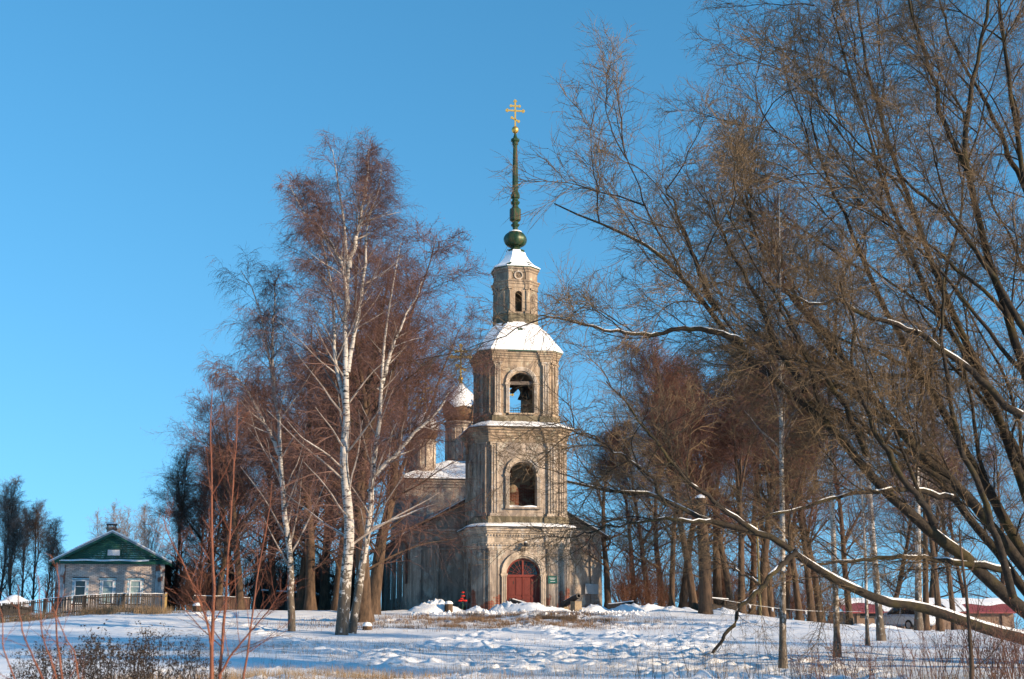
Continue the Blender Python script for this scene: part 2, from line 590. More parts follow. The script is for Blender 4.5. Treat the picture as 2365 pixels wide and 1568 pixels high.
# trodden trails: a chain of footprints with pushed-up rims
rs = np.random.RandomState(11)
trails = [[(9, 66), (6, 57), (5.6, 48), (7.6, 40), (8.5, 32)], [(2.0, 62), (5.5, 58), (9, 55)], [(-2.0, 60), (-1.2, 50), (1.6, 41), (3.4, 33), (4.0, 26)], [(0.6, 80), (0.8, 70), (2.2, 60), (2.6, 50), (1.6, 42), (-0.6, 34), (-2, 26)],
          [(3.2, 78), (4.6, 66), (4.4, 54), (3.4, 44), (4.2, 36), (5.2, 27)],
          [(1.4, 79), (0.4, 66), (-2.4, 56), (-3.8, 46), (-3.2, 36), (-5, 26)],
          [(12, 72), (8.4, 62), (6.6, 52), (3.0, 47), (0.4, 42), (-3, 37), (-8, 33)],
          [(-17, 77), (-12, 66), (-8.5, 55), (-6, 46), (-2.4, 39), (2, 33), (6, 29)],
          [(6.8, 50), (5.4, 45), (5.0, 40), (6.2, 34), (7.4, 28)], [(5.0, 58), (3.0, 54), (0.5, 52), (-2.5, 49)],
          [(-10, 72), (-4, 70), (2, 68), (8, 69), (14, 71)]]
for tr in trails:
    tr = np.array(tr, float)
    seg = np.linalg.norm(np.diff(tr, axis=0), axis=1)
    cum = np.concatenate([[0], np.cumsum(seg)])
    tt = np.arange(0, cum[-1], 0.62)
    xs = np.interp(tt, cum, tr[:, 0]) + 0.5 * vnoise(tt / 5, tt * 0 + 3, 21)
    ys = np.interp(tt, cum, tr[:, 1])
    for i, (x, y) in enumerate(zip(xs, ys)):
        x += (0.2 if i % 2 else -0.2) + rs.normal(0, 0.07)
        i0, i1 = np.searchsorted(gx, [x - 0.9, x + 0.9])
        j0, j1 = np.searchsorted(gy, [y - 0.9, y + 0.9])
        if i1 <= i0 or j1 <= j0: continue
        dx, dy = GX[j0:j1, i0:i1] - x, GY[j0:j1, i0:i1] - y
        r2 = (dx / 0.19) ** 2 + (dy / 0.27) ** 2
        GZ[j0:j1, i0:i1] += -0.18 * np.exp(-r2) + 0.06 * np.exp(-((np.sqrt(r2) - 1.7) ** 2) / 0.4)
ny, nx = GX.shape
ids = np.arange(nx * ny).reshape(ny, nx)
Q = np.stack([ids[:-1, :-1], ids[:-1, 1:], ids[1:, 1:], ids[1:, :-1]], -1).reshape(-1, 4)
ground = link(bpy.data.objects.new('ground', np_mesh('ground', np.stack([GX, GY, GZ], -1), Q, mats=[M['ground']], smooth=True)))
tag(ground, 'trodden snow field rising towards the church', kind='structure')


def H(x, y):
    i = int(np.clip(np.searchsorted(gx, x), 1, nx - 1))
    j = int(np.clip(np.searchsorted(gy, y), 1, ny - 1))
    fx = (x - gx[i - 1]) / (gx[i] - gx[i - 1])
    fy = (y - gy[j - 1]) / (gy[j] - gy[j - 1])
    a = GZ[j - 1, i - 1] * (1 - fx) + GZ[j - 1, i] * fx
    b = GZ[j, i - 1] * (1 - fx) + GZ[j, i] * fx
    return float(a * (1 - fy) + b * fy)


def gpos(px, Y, py=1440):
    x = float(at(px, py, Y)[0])
    return (x, Y, H(x, Y))


# ------------------------------------------------------------------ bell tower
TH = R(9.5)
TC = (0.2, 84.6, 2.72)


def octo(a, h, o=0.0):
    """Square plan with cut corners, grown outwards by o; starts at the front face's left end, counter-clockwise."""
    e = (a + h) / math.sqrt(2) + o
    a = a + o
    h = e * math.sqrt(2) - a
    return [(-h, -a), (h, -a), (a, -h), (a, h), (h, a), (-h, a), (-a, h), (-a, -h)]


def broken_plan(a, h, wp, p):
    """Same plan with the corners standing p proud of the middle of each main face."""
    out = []
    corners = octo(a, h, p)
    for k in range(4):
        al = k * math.pi / 2
        S = Vector((math.cos(al), math.sin(al)))
        Nn = Vector((math.sin(al), -math.cos(al)))
        out.append(corners[2 * k])
        for s, n in ((-(h - wp), a + p), (-(h - wp), a), (h - wp, a), (h - wp, a + p)):
            q = S * s + Nn * n
            out.append((q.x, q.y))
        out.append(corners[2 * k + 1])
    return out


def offset_poly(poly, o):
    n = len(poly)
    res = []
    for i in range(n):
        p0, p1, p2 = Vector(poly[i - 1]), Vector(poly[i]), Vector(poly[(i + 1) % n])
        d1, d2 = (p1 - p0).normalized(), (p2 - p1).normalized()
        n1, n2 = Vector((d1.y, -d1.x)), Vector((d2.y, -d2.x))
        m = n1 + n2
        k = 2.0 / max(0.25, m.dot(m))
        res.append(tuple(p1 + m * o * k))
    return res


def ring_loft(mb, plan, prof, mi=0, cap=False):
    rings = [[(x, y, z) for x, y in offset_poly(plan, o)] for o, z in prof]
    mb.loft(rings, mi, cap0=cap, cap1=cap)


def fpt(al, s, n, z):
    return (math.cos(al) * s + math.sin(al) * n, math.sin(al) * s - math.cos(al) * n, z)


def panel(mb, al, dist, hw, z0, z1, th, hole=None, mo=0, mi_=1, seg=14):
    def quad(pts):
        mb.add([fpt(al, s, dist, z) for s, z in pts], [(0, 1, 2, 3)], mo)
        mb.add([fpt(al, s, dist - th, z) for s, z in pts], [(3, 2, 1, 0)], mi_)
    if not hole:
        quad([(-hw, z0), (hw, z0), (hw, z1), (-hw, z1)])
        return
    w, zb, zs = hole
    r = w / 2
    quad([(-hw, z0), (-r, z0), (-r, z1), (-hw, z1)])
    quad([(r, z0), (hw, z0), (hw, z1), (r, z1)])
    if zb > z0 + 0.01:
        quad([(-r, z0), (r, z0), (r, zb), (-r, zb)])
    path = [(-r, zb), (-r, zs)]
    for i in range(seg):
        a0, a1 = math.pi - math.pi * i / seg, math.pi - math.pi * (i + 1) / seg
        s0, s1 = r * math.cos(a0), r * math.cos(a1)
        y0, y1 = zs + r * math.sin(a0), zs + r * math.sin(a1)
        quad([(s0, y0), (s1, y1), (s1, z1), (s0, z1)])
        path.append((s1, y1))
    path.append((r, zb))
    path.append((-r, zb))
    for (s0, y0), (s1, y1) in zip(path[:-1], path[1:]):
        mb.add([fpt(al, s0, dist, y0), fpt(al, s1, dist, y1), fpt(al, s1, dist - th, y1), fpt(al, s0, dist - th, y0)], [(0, 1, 2, 3)], mo)


def arch_mould(mb, al, dist, w, zb, zs, wd=0.22, p=0.13, impost=True, ribs=True):
    """Moulded jambs and archivolt round an opening."""
    r = w / 2
    n = 16
    prof = [(0.0, 0.0), (0.0, p * 0.6), (wd * 0.28, p * 0.6), (wd * 0.34, p * 0.85), (wd * 0.6, p * 0.85), (wd * 0.66, p), (wd, p), (wd, 0.0)]
    rings = []
    for i in range(n + 1):
        a = math.pi - math.pi * i / n
        rings.append([fpt(al, (r + q) * math.cos(a), dist + d, zs + 0.1 + (r + q) * math.sin(a)) for q, d in prof])
    mb.loft(rings, 0, close=False)
    for sg in (-1, 1):
        cx = sg * (r + wd / 2)
        c = fpt(al, cx, dist + p * 0.4, (zb + zs) / 2)
        mb.box(c, (wd, p * 0.8, zs - zb), al)
        for k in (-1, 0, 1):
            c = fpt(al, cx + k * wd * 0.31, dist + p * 0.62, (zb + zs) / 2 + 0.02)
            mb.box(c, (wd * 0.17, p * 0.7, zs - zb - 0.1), al)
        mb.box(fpt(al, cx, dist + p * 0.62, zs + 0.045), (wd + 0.1, p * 1.3, 0.09), al)
        mb.box(fpt(al, cx, dist + p * 0.56, zs - 0.04), (wd + 0.04, p * 1.1, 0.06), al)


def pilaster(mb, al, dist, s, w, z0, z1, p, ribs=3, volute=True):
    mb.box(fpt(al, s, dist + p / 2, (z0 + z1) / 2), (w, p, z1 - z0), al)
    for k in range(ribs):
        q = (k - (ribs - 1) / 2) * w / ribs
        mb.box(fpt(al, s + q, dist + p + 0.02, (z0 + z1) / 2), (w / ribs * 0.55, 0.05, z1 - z0 - 0.34), al)
    mb.box(fpt(al, s, dist + p * 0.6 + 0.03, z0 + 0.05), (w + 0.1, p + 0.07, 0.1), al)
    mb.box(fpt(al, s, dist + p * 0.6 + 0.02, z0 + 0.13), (w + 0.05, p + 0.05, 0.06), al)
    mb.box(fpt(al, s, dist + p * 0.6 + 0.03, z1 - 0.04), (w + 0.1, p + 0.08, 0.08), al)
    if volute:
        for sg in (-1, 1):
            a = fpt(al, s + sg * (w / 2 - 0.02), dist, z1 - 0.13)
            b = fpt(al, s + sg * (w / 2 - 0.02), dist + p + 0.06, z1 - 0.13)
            mb.bar(a, b, 0.075, 10)


def frame_pilaster(mb, al, dist, s, w, z0, z1, p):
    """Flat pilaster whose face carries a raised frame with a curved head."""
    mb.box(fpt(al, s, dist + p / 2, (z0 + z1) / 2), (w, p, z1 - z0), al)
    fw = w * 0.36
    for sg in (-1, 1):
        mb.box(fpt(al, s + sg * fw, dist + p + 0.012, (z0 + z1) / 2), (0.05, 0.035, z1 - z0 - 0.3), al)
        mb.box(fpt(al, s + sg * fw * 0.66, dist + p + 0.006, (z0 + z1) / 2), (0.025, 0.02, z1 - z0 - 0.44), al)
    for i in range(6):
        a0, a1 = math.pi * i / 6, math.pi * (i + 1) / 6
        p0 = fpt(al, s + fw * math.cos(a0), dist + p + 0.012, z1 - 0.16 + 0.09 * math.sin(a0))
        p1 = fpt(al, s + fw * math.cos(a1), dist + p + 0.012, z1 - 0.16 + 0.09 * math.sin(a1))
        mb.bar(p0, p1, 0.024, 5)
    mb.box(fpt(al, s, dist + p * 0.6 + 0.02, z0 + 0.12), (w + 0.06, p + 0.06, 0.24), al)


tower = thing('bell_tower', 'tall grey plaster bell tower with green spire and red arched door', 'bell tower', TC, TH)
TM = [M['plaster'], M['inner']]
TU = [M['plaster_up'], M['inner']]
A1, H1 = 2.72, 2.03
A2, H2 = 2.62, 1.97
A3, H3 = 2.195, 1.70
A4, H4 = 1.215, 0.60
Z1, Z2, Z3, Z4 = 4.72, 10.5, 15.12, 20.5
DOOR_W, DOOR_S = 1.96, 2.02
W2, W3 = 1.6, 1.46


def chamfer(mb, a, h, z0, z1, th):
    c = (a - h) * math.sqrt(2) / 2
    for k in range(4):
        panel(mb, math.pi / 4 + k * math.pi / 2, (a + h) / math.sqrt(2), c, z0, z1, th)


# ground tier
mb = MB()
panel(mb, 0, A1, H1, -0.4, 3.9, 0.45, (DOOR_W, -0.3, DOOR_S))
for k in (1, 3):
    panel(mb, k * math.pi / 2, A1, H1, -0.4, 3.9, 0.22, (1.5, 0.5, 2.1))
    al = k * math.pi / 2
    mb.add([fpt(al, s, A1 - 0.2, z) for s, z in ((-1, 0.3), (1, 0.3), (1, 3.4), (-1, 3.4))], [(0, 1, 2, 3)], 0)
panel(mb, math.pi, A1, H1, -0.4, 3.9, 0.3)
chamfer(mb, A1, H1, -0.4, 3.9, 0.3)
mb.build('wall', TM, tower)
# second tier
mb = MB()
for k in range(4):
    hole = (W2, 5.9, 7.72)
    panel(mb, k * math.pi / 2, A2, H2, 4.7, 9.9, 0.62, hole if k != 2 else None)
chamfer(mb, A2, H2, 4.7, 9.9, 0.62)
mb.add([(x, y, 5.6) for x, y in octo(A2, H2, -0.3)], [tuple(range(8))], 1)
mb.add([(x, y, 9.85) for x, y in octo(A2, H2, -0.3)], [tuple(range(8))], 1)
mb.build('wall', [M['plaster'], M['inner']], tower)
# bell tier
mb = MB()
for k in range(4):
    panel(mb, k * math.pi / 2, A3, H3, 10.6, 14.7, 0.5, (W3, 11.42, 13.1))
chamfer(mb, A3, H3, 10.6, 14.7, 0.5)
mb.add([(x, y, 11.3) for x, y in octo(A3, H3, -0.3)], [tuple(range(8))], 1)
mb.build('wall', TU, tower)
# drum
mb = MB()
panel(mb, 0, A4, H4, 16.8, 20.2, 0.3, (0.42, 17.72, 18.8))
for k in (1, 2, 3):
    panel(mb, k * math.pi / 2, A4, H4, 16.8, 20.2, 0.3, (0.42, 17.72, 18.8) if k != 2 else None)
chamfer(mb, A4, H4, 16.8, 20.2, 0.3)
mb.build('wall', TU, tower)

# entablatures and plinths
pl1, pl2 = broken_plan(A1, H1, 0.72, 0.09), broken_plan(A2, H2, 0.66, 0.09)
pl3, pl4 = broken_plan(A3, H3, 0.56, 0.09), broken_plan(A4, H4, 0.17, 0.04)
mb = MB()
ring_loft(mb, pl1, [(-0.2, 3.52), (0.015, 3.52), (0.04, 3.56), (0.04, 3.63), (0.07, 3.66), (0.07, 3.78), (0.1, 3.80), (0.1, 3.86), (0.03, 3.9), (0.03, 4.14), (0.08, 4.17), (0.08, 4.36), (0.17, 4.40), (0.17, 4.48), (0.26, 4.54), (0.26, 4.62), (0.36, 4.68), (0.36, 4.73), (-0.4, 4.80)])
mb.build('cornice', M['trim'], tower)
mb = MB()
for plan, z, sz in ((pl1, 4.27, 0.10), (pl1, 3.72, 0.075)):
    off = 0.08 if z > 4 else 0.07
    poly = offset_poly(plan, off)
    n = len(poly)
    for i in range(n):
        p, q = Vector(poly[i]), Vector(poly[(i + 1) % n])
        ln = (q - p).length
        if ln < 0.3: continue
        d = (q - p) / ln
        nrm = Vector((d.y, -d.x))
        m = int(ln / 0.15)
        for j in range(m):
            c = p + d * (j + 0.5) * ln / m + nrm * 0.03
            mb.box((c.x, c.y, z), (0.078, 0.07, sz), math.atan2(d.y, d.x))
dent = mb.build('dentil_row', M['trim'], tower)
dent['kind'] = 'stuff'
mb = MB()
ring_loft(mb, pl2, [(-0.3, 4.72), (0.10, 4.72), (0.10, 5.30), (0.06, 5.36), (-0.3, 5.37)])
mb.build('plinth', M['plinth'], tower)
mb = MB()
ring_loft(mb, pl2, [(-0.3, 9.62), (0.0, 9.62), (0.03, 9.66), (0.03, 9.82), (0.07, 9.85), (0.07, 9.98), (0.12, 10.02), (0.12, 10.14), (0.19, 10.18), (0.19, 10.28), (0.30, 10.34), (0.30, 10.44), (0.38, 10.47), (0.38, 10.50), (-0.3, 10.56)])
mb.build('cornice', M['plaster_up'], tower)
mb = MB()
ring_loft(mb, pl3, [(-0.3, 10.5), (0.10, 10.5), (0.10, 11.18), (0.06, 11.24), (-0.2, 11.25)])
mb.build('plinth', M['plinth'], tower)
mb = MB()
ring_loft(mb, pl3, [(-0.3, 14.46), (0.0, 14.46), (0.035, 14.5), (0.035, 14.62), (0.075, 14.65), (0.075, 14.76), (0.14, 14.80), (0.14, 14.88), (0.20, 14.92), (0.20, 15.0), (0.27, 15.04), (0.27, 15.10), (-0.3, 15.12)])
mb.build('cornice', M['plaster_up'], tower)
mb = MB()
ring_loft(mb, pl4, [(-0.2, 16.9), (0.07, 16.9), (0.07, 17.06), (0.03, 17.1), (0.03, 17.5), (0.07, 17.53), (0.07, 17.6), (0.0, 17.63), (-0.2, 17.63)])
mb.build('plinth', M['plinth'], tower)
mb = MB()
ring_loft(mb, pl4, [(-0.2, 19.2), (0.01, 19.2), (0.04, 19.25), (0.04, 19.4), (0.10, 19.46), (0.10, 19.54), (0.17, 19.6), (0.17, 19.66), (0.0, 19.72), (0.0, 20.18), (0.05, 20.22), (0.05, 20.32), (0.13, 20.38), (0.13, 20.48), (-0.4, 20.52)])
mb.build('cornice', M['plaster_up'], tower)

# pilasters
for k in range(4):
    al = k * math.pi / 2
    for sg in (-1, 1):
        mb = MB(); frame_pilaster(mb, al, A1, sg * (H1 - 0.33), 0.62, -0.3, 3.52, 0.10); mb.build('pilaster', M['plaster'], tower)
        mb = MB(); pilaster(mb, al, A2, sg * (H2 - 0.31), 0.46, 5.37, 9.62, 0.09); mb.build('pilaster', M['trim'], tower)
        mb = MB(); pilaster(mb, al, A3, sg * (H3 - 0.27), 0.40, 11.25, 14.46, 0.09); mb.build('pilaster', M['trim'], tower)
        mb = MB(); pilaster(mb, al, A4, sg * (H4 - 0.09), 0.15, 17.63, 19.2, 0.03, 1, False); mb.build('pilaster', M['plaster_up'], tower)
    al += math.pi / 4
    mb = MB(); frame_pilaster(mb, al, (A1 + H1) / math.sqrt(2), 0, 0.7, -0.3, 3.52, 0.07); mb.build('pilaster', M['plaster'], tower)
    mb = MB(); pilaster(mb, al, (A2 + H2) / math.sqrt(2), 0, 0.6, 5.37, 9.62, 0.06, 3, True); mb.build('pilaster', M['plaster'], tower)
    mb = MB(); pilaster(mb, al, (A3 + H3) / math.sqrt(2), 0, 0.46, 11.25, 14.46, 0.05, 2, False); mb.build('pilaster', M['plaster_up'], tower)
    mb = MB(); pilaster(mb, al, (A4 + H4) / math.sqrt(2), 0, 0.5, 17.63, 19.2, 0.03, 1, False); mb.build('pilaster', M['plaster_up'], tower)

# arch mouldings
mb = MB(); arch_mould(mb, 0, A1, DOOR_W, -0.3, DOOR_S, 0.30, 0.14); mb.build('arch_moulding', M['trim'], tower)
for k in range(4):
    if k != 2:
        mb = MB(); arch_mould(mb, k * math.pi / 2, A2, W2, 5.9, 7.72, 0.24, 0.13); mb.build('arch_moulding', M['trim'], tower)
    mb = MB(); arch_mould(mb, k * math.pi / 2, A3, W3, 11.42, 13.1, 0.22, 0.13); mb.build('arch_moulding', M['trim'], tower)
    mb = MB(); mb.box(fpt(k * math.pi / 2, 0, A3 + 0.03, 11.37), (W3 + 0.1, 0.2, 0.09), k * math.pi / 2); mb.build('sill', M['plaster_up'], tower)
# round medallion on the drum's attic
for k in (0, 1, 3):
    mb = MB()
    al = k * math.pi / 2
    ring = []
    for i in range(20):
        t = 2 * math.pi * i / 20
        ring.append([fpt(al, rr * math.cos(t), A4 + dd, 19.98 + rr * math.sin(t)) for rr, dd in ((0.20, 0.0), (0.20, 0.05), (0.27, 0.06), (0.29, 0.0))])
    ring.append(ring[0])
    mb.loft(ring, 0, close=False)
    mb.build('medallion', M['trim'], tower)


# roofs (faceted, on the tower's plan)
def facet_roof(name, prof, mats, parent, skip=(), cap=True, subdiv=1):
    mb = MB()
    rings = [[(x, y, z) for x, y in octo(a, h)] for a, h, z in prof]
    for k in range(len(rings) - 1):
        for i in range(8):
            if i in skip: continue
            j = (i + 1) % 8
            mb.add([rings[k][i], rings[k][j], rings[k + 1][j], rings[k + 1][i]], [(0, 1, 2, 3)])
    if cap:
        mb.add(rings[-1], [tuple(range(8))])
    return mb.build(name, mats, parent)


RP = [(2.54, 1.86, 15.06), (2.56, 1.87, 15.13), (2.33, 1.67, 15.50), (2.11, 1.47, 15.86), (1.88, 1.24, 16.22), (1.64, 0.98, 16.56), (1.40, 0.76, 16.84), (1.24, 0.62, 17.05)]
roof = facet_roof('roof', RP, M['green_metal'], tower)
RP2 = [(1.40, 0.72, 20.48), (1.42, 0.74, 20.53), (1.05, 0.5, 20.80), (0.78, 0.36, 21.12), (0.60, 0.27, 21.45), (0.52, 0.22, 21.72)]
roof2 = facet_roof('roof', RP2, M['green_metal'], tower)


def snow_skin(prof, faces, th, parent, seed, miss=0.0, nu=14, nv=5, lo=1, rag=0.25):
    """Snow lying on chosen roof facets: a real layer with a ragged edge and lumps."""
    rs = np.random.RandomState(seed)
    mb = MB()
    for fi in faces:
        j = (fi + 1) % 8
        rows = []
        pts = [[np.array((*octo(a, h)[q], z)) for q in (fi, j)] for a, h, z in prof[lo:]]
        nrow = (len(pts) - 1) * nv
        for r in range(nrow + 1):
            t = r / nv
            k = min(int(t), len(pts) - 2)
            f = t - k
            l = pts[k][0] * (1 - f) + pts[k + 1][0] * f
            rr = pts[k][1] * (1 - f) + pts[k + 1][1] * f
            rows.append([l + (rr - l) * c / nu for c in range(nu + 1)])
        ctr = np.array((0, 0, 0.0))
        V, ok = [], {}
        for r, row in enumerate(rows):
            for c, p in enumerate(row):
                o = p.copy(); o[2] = 0
                o /= max(1e-6, np.linalg.norm(o))
                bumpy = 0.6 + 0.8 * (vnoise(np.array(p[0] * 3.1 + p[1] * 2.3 + seed), np.array(p[2] * 3.0), seed) + 0.5)
                V.append(p + (o * 0.55 + np.array((0, 0, 0.8))) * th * bumpy)
        base = len(mb.v)
        fs = []
        w = nu + 1
        for r in range(nrow):
            for c in range(nu):
                pp = rows[r][c]
                e = vnoise(np.array(pp[0] * 2.2 - pp[1] * 1.9 + 5 * fi), np.array(pp[2] * 1.7), seed + 4) + 0.5
                if e < miss or (r == nrow - 1 and e < miss + rag): continue
                fs.append((r * w + c, r * w + c + 1, (r + 1) * w + c + 1, (r + 1) * w + c))
        lip = [(rows[0][c] + np.array((0, 0, -0.01))) for c in range(w)]
        mb.add(V, fs)
        mb.loft([lip, V[:w]], 0, close=False)
    o = mb.build('snow', M['roof_snow'], parent, smooth=True)
    return o


snow_skin(RP, (0, 1, 2), 0.055, roof, 3, 0.09)
snow_skin(RP, (7,), 0.05, roof, 5, 0.16)
snow_skin(RP, (6,), 0.04, roof, 8, 0.62)
snow_skin(RP2, (0, 7), 0.05, roof2, 4, 0.12, 8, 3)
snow_skin(RP2, (1, 6), 0.04, roof2, 9, 0.42, 6, 3)


def ledge_snow(plan_oct, a, h, prof, parent, seed):
    mb = MB()
    rings = []
    for o, z in prof:
        base = octo(a, h, o)
        ring = []
        for i in range(8):
            p, q = base[i], base[(i + 1) % 8]
            for k in range(10):
                t = k / 10
                x, y = p[0] + (q[0] - p[0]) * t, p[1] + (q[1] - p[1]) * t
                ring.append((x, y, z + 0.05 * float(vnoise(np.array(x * 1.6 + seed), np.array(y * 1.6), seed))))
        rings.append(ring)
    mb.loft(rings, 0)
    mb.build('snow', M['snow'], parent, smooth=True)


# skirt roofs above the lower two cornices with their snow
for a, h, z, rise, o0 in ((A1, H1, 4.73, 0.22, 0.49), (A2, H2, 10.49, 0.34, 0.50)):
    mb = MB()
    ring_loft(mb, octo(a, h), [(o0 - 0.12, z - 0.02), (o0, z - 0.01), (o0, z + 0.02), (-0.15 if z < 8 else -0.35, z + rise)])
    sk = mb.build('skirt_roof', M['iron'], tower)
    ledge_snow(None, a, h, [(o0 - 0.01, z + 0.025), (o0 - 0.02, z + 0.09), (o0 - 0.2, z + 0.16), (-0.12 if z < 8 else -0.32, z + rise + 0.09)], sk, int(z))

# spire
mb = MB()
mb.lathe([(0.50, 21.70), (0.58, 21.74), (0.58, 21.82), (0.40, 21.86), (0.30, 21.92), (0.28, 22.0), (0.36, 22.04), (0.36, 22.09)], 8, rot=R(22.5))
mb.build('spire_base', M['spire'], tower)
mb = MB()
bp = [(0.34, 22.06), (0.50, 22.12), (0.62, 22.24), (0.69, 22.40), (0.71, 22.54), (0.67, 22.70), (0.57, 22.85), (0.42, 22.97), (0.26, 23.05)]
rings = []
for r, z in bp:
    rings.append([((r * (1 + 0.035 * math.cos(8 * 2 * math.pi * i / 32))) * math.cos(2 * math.pi * i / 32), (r * (1 + 0.035 * math.cos(8 * 2 * math.pi * i / 32))) * math.sin(2 * math.pi * i / 32), z) for i in range(32)])
mb.loft(rings, 0, cap0=True, cap1=True)
bulb = mb.build('bulb', M['spire'], tower, smooth=True)
mb = MB()
mb.lathe([(0.42, 22.99), (0.40, 23.03), (0.26, 23.10), (0.14, 23.11)], 18)
mb.build('snow', M['snow'], bulb, smooth=True)
mb = MB()
mb.lathe([(0.20, 23.03), (0.17, 23.15), (0.16, 23.3), (0.28, 23.44), (0.28, 23.48), (0.18, 23.55), (0.20, 23.66), (0.30, 23.72), (0.36, 23.78), (0.36, 24.46), (0.26, 24.54),
          (0.20, 24.62), (0.18, 24.72), (0.29, 24.86), (0.30, 24.92), (0.18, 25.05), (0.20, 25.14), (0.29, 25.2), (0.29, 25.38), (0.24, 25.5), (0.19, 25.62), (0.185, 26.6), (0.155, 27.9), (0.135, 28.62), (0.19, 28.68), (0.19, 28.82), (0.28, 28.9), (0.28, 29.02), (0.15, 29.1), (0.10, 29.25), (0.06, 29.44)], 8, rot=R(22.5))
mb.build('spire', M['spire'], tower)
mb = MB()
mb.lathe([(0.02, 29.40), (0.12, 29.44), (0.20, 29.54), (0.225, 29.65), (0.19, 29.77), (0.11, 29.85), (0.02, 29.88)], 18)
mb.build('ball', M['gold'], tower, smooth=True)


def cross_mesh(mb, z0, s=1.0, rz=0.0):
    """Three-bar cross with round lobes at the ends; s = overall height."""
    def bx(x, z, w, h, ry=0): mb.box((math.cos(rz) * x, math.sin(rz) * x, z0 + z), (w, 0.05 * s, h), rz, 0, ry)

    def lobe(x, z, r):
        c = (math.cos(rz) * x, math.sin(rz) * x, z0 + z)
        nn = Vector((math.sin(rz), -math.cos(rz), 0))
        mb.bar(Vector(c) - nn * 0.03 * s, Vector(c) + nn * 0.03 * s, r, 10)
    bx(0, 0.5 * s, 0.055 * s, 1.0 * s)
    bx(0, 0.62 * s, 0.60 * s, 0.055 * s)
    bx(0, 0.80 * s, 0.30 * s, 0.055 * s)
    bx(0, 0.28 * s, 0.28 * s, 0.055 * s, R(28))
    for x, z in ((-0.31, 0.62), (0.31, 0.62), (-0.16, 0.80), (0.16, 0.80), (0, 1.0), (-0.125, 0.345), (0.125, 0.215)):
        lobe(x * s, z * s, 0.05 * s)
    for x, z in ((-0.29, 0.66), (0.29, 0.66), (-0.29, 0.58), (0.29, 0.58), (-0.04, 0.98), (0.04, 0.98)):
        lobe(x * s, z * s, 0.03 * s)


mb = MB()
cross_mesh(mb, 29.84, 1.72)
mb.build('cross', M['gold'], tower)

# entrance door
dy = -A1 + 0.26
fr = MB()
rD = DOOR_W / 2
rings = []
for i in range(17):
    a = math.pi - math.pi * i / 16
    rings.append([(q * math.cos(a), dy + d, DOOR_S + q * math.sin(a)) for q, d in ((rD - 0.11, 0.03), (rD - 0.11, -0.06), (rD, -0.06), (rD, 0.03))])
fr.loft(rings, 0, close=True)
for sg in (-1, 1):
    fr.box((sg * (rD - 0.05), dy - 0.015, 0.86), (0.10, 0.09, 2.32))
fr.box((0, dy - 0.03, DOOR_S - 0.02), (DOOR_W - 0.18, 0.10, 0.13))
fr.box((0, dy - 0.02, DOOR_S + 0.45), (0.10, 0.08, 0.86))
fr.build('door_frame', M['door_frame'], tower)
for sg in (-1, 1):
    lm = MB()
    x0 = sg * 0.44
    lm.box((x0, dy, 0.82), (0.86, 0.05, 2.24))
    leaf = lm.build('door_leaf', M['door'], tower)
    for cx in (-0.215, 0.215):
        for zc, hh in ((1.40, 0.98), (0.66, 0.34), (0.13, 0.58)):
            pm = MB()
            pm.box((x0 + cx, dy - 0.035, zc), (0.385, 0.03, hh))
            pm.box((x0 + cx, dy - 0.048, zc), (0.30, 0.02, hh - 0.1))
            pm.build('panel', M['door'], leaf)
    hm = MB()
    hm.bar((sg * 0.06, dy - 0.06, 0.62), (sg * 0.22, dy - 0.06, 0.62), 0.016, 6, 0)
    hm.box((sg * 0.05, dy - 0.06, 0.62), (0.05, 0.04, 0.12))
    hm.build('handle', M['iron'], leaf)
    for zc in (1.62, 0.1):
        hm = MB()
        hm.box((x0 + sg * 0.10, dy - 0.066, zc), (0.035, 0.02, 0.17))
        hm.build('hinge', M['iron'], leaf)
    gm = MB()
    pts = [(0.0, 0.06)] + [((rD - 0.12) * math.cos(math.pi / 2 - math.pi / 2 * i / 10), 0.0 + (rD - 0.12) * math.sin(math.pi / 2 - math.pi / 2 * i / 10)) for i in range(11)]
    gm.add([(sg * x, dy + 0.02, DOOR_S + z) for x, z in pts], [tuple(range(len(pts)))])
    pane = gm.build('fanlight_pane', M['glass'], tower)
    bm_ = MB()
    for i in range(1, 5):
        a = math.pi / 2 * i / 5
        bm_.bar((sg * 0.2 * math.cos(a), dy, DOOR_S + 0.2 * math.sin(a)), (sg * 0.86 * math.cos(a), dy, DOOR_S + 0.86 * math.sin(a)), 0.012, 5)
    for rr in (0.34, 0.58):
        for i in range(6):
            a0, a1 = math.pi / 2 * i / 6, math.pi / 2 * (i + 1) / 6
            bm_.bar((sg * rr * math.cos(a0), dy, DOOR_S + rr * math.sin(a0)), (sg * rr * math.cos(a1), dy, DOOR_S + rr * math.sin(a1)), 0.010, 5)
    bm_.build('glazing_bars', M['door_frame'], pane)
mb = MB(); mb.box((0, dy - 0.05, 0.82), (0.05, 0.06, 2.2)); mb.build('cover_strip', M['door_frame'], tower)
mb = MB()
mb.box((0, -A1 - 0.3, -0.16), (2.9, 0.9, 0.2)); mb.box((1.55, -A1 - 0.22, -0.05), (0.75, 0.5, 0.18)); mb.box((-1.6, -A1 - 0.25, -0.06), (0.8, 0.5, 0.2))
mb.build('doorstep', M['stone'], tower)
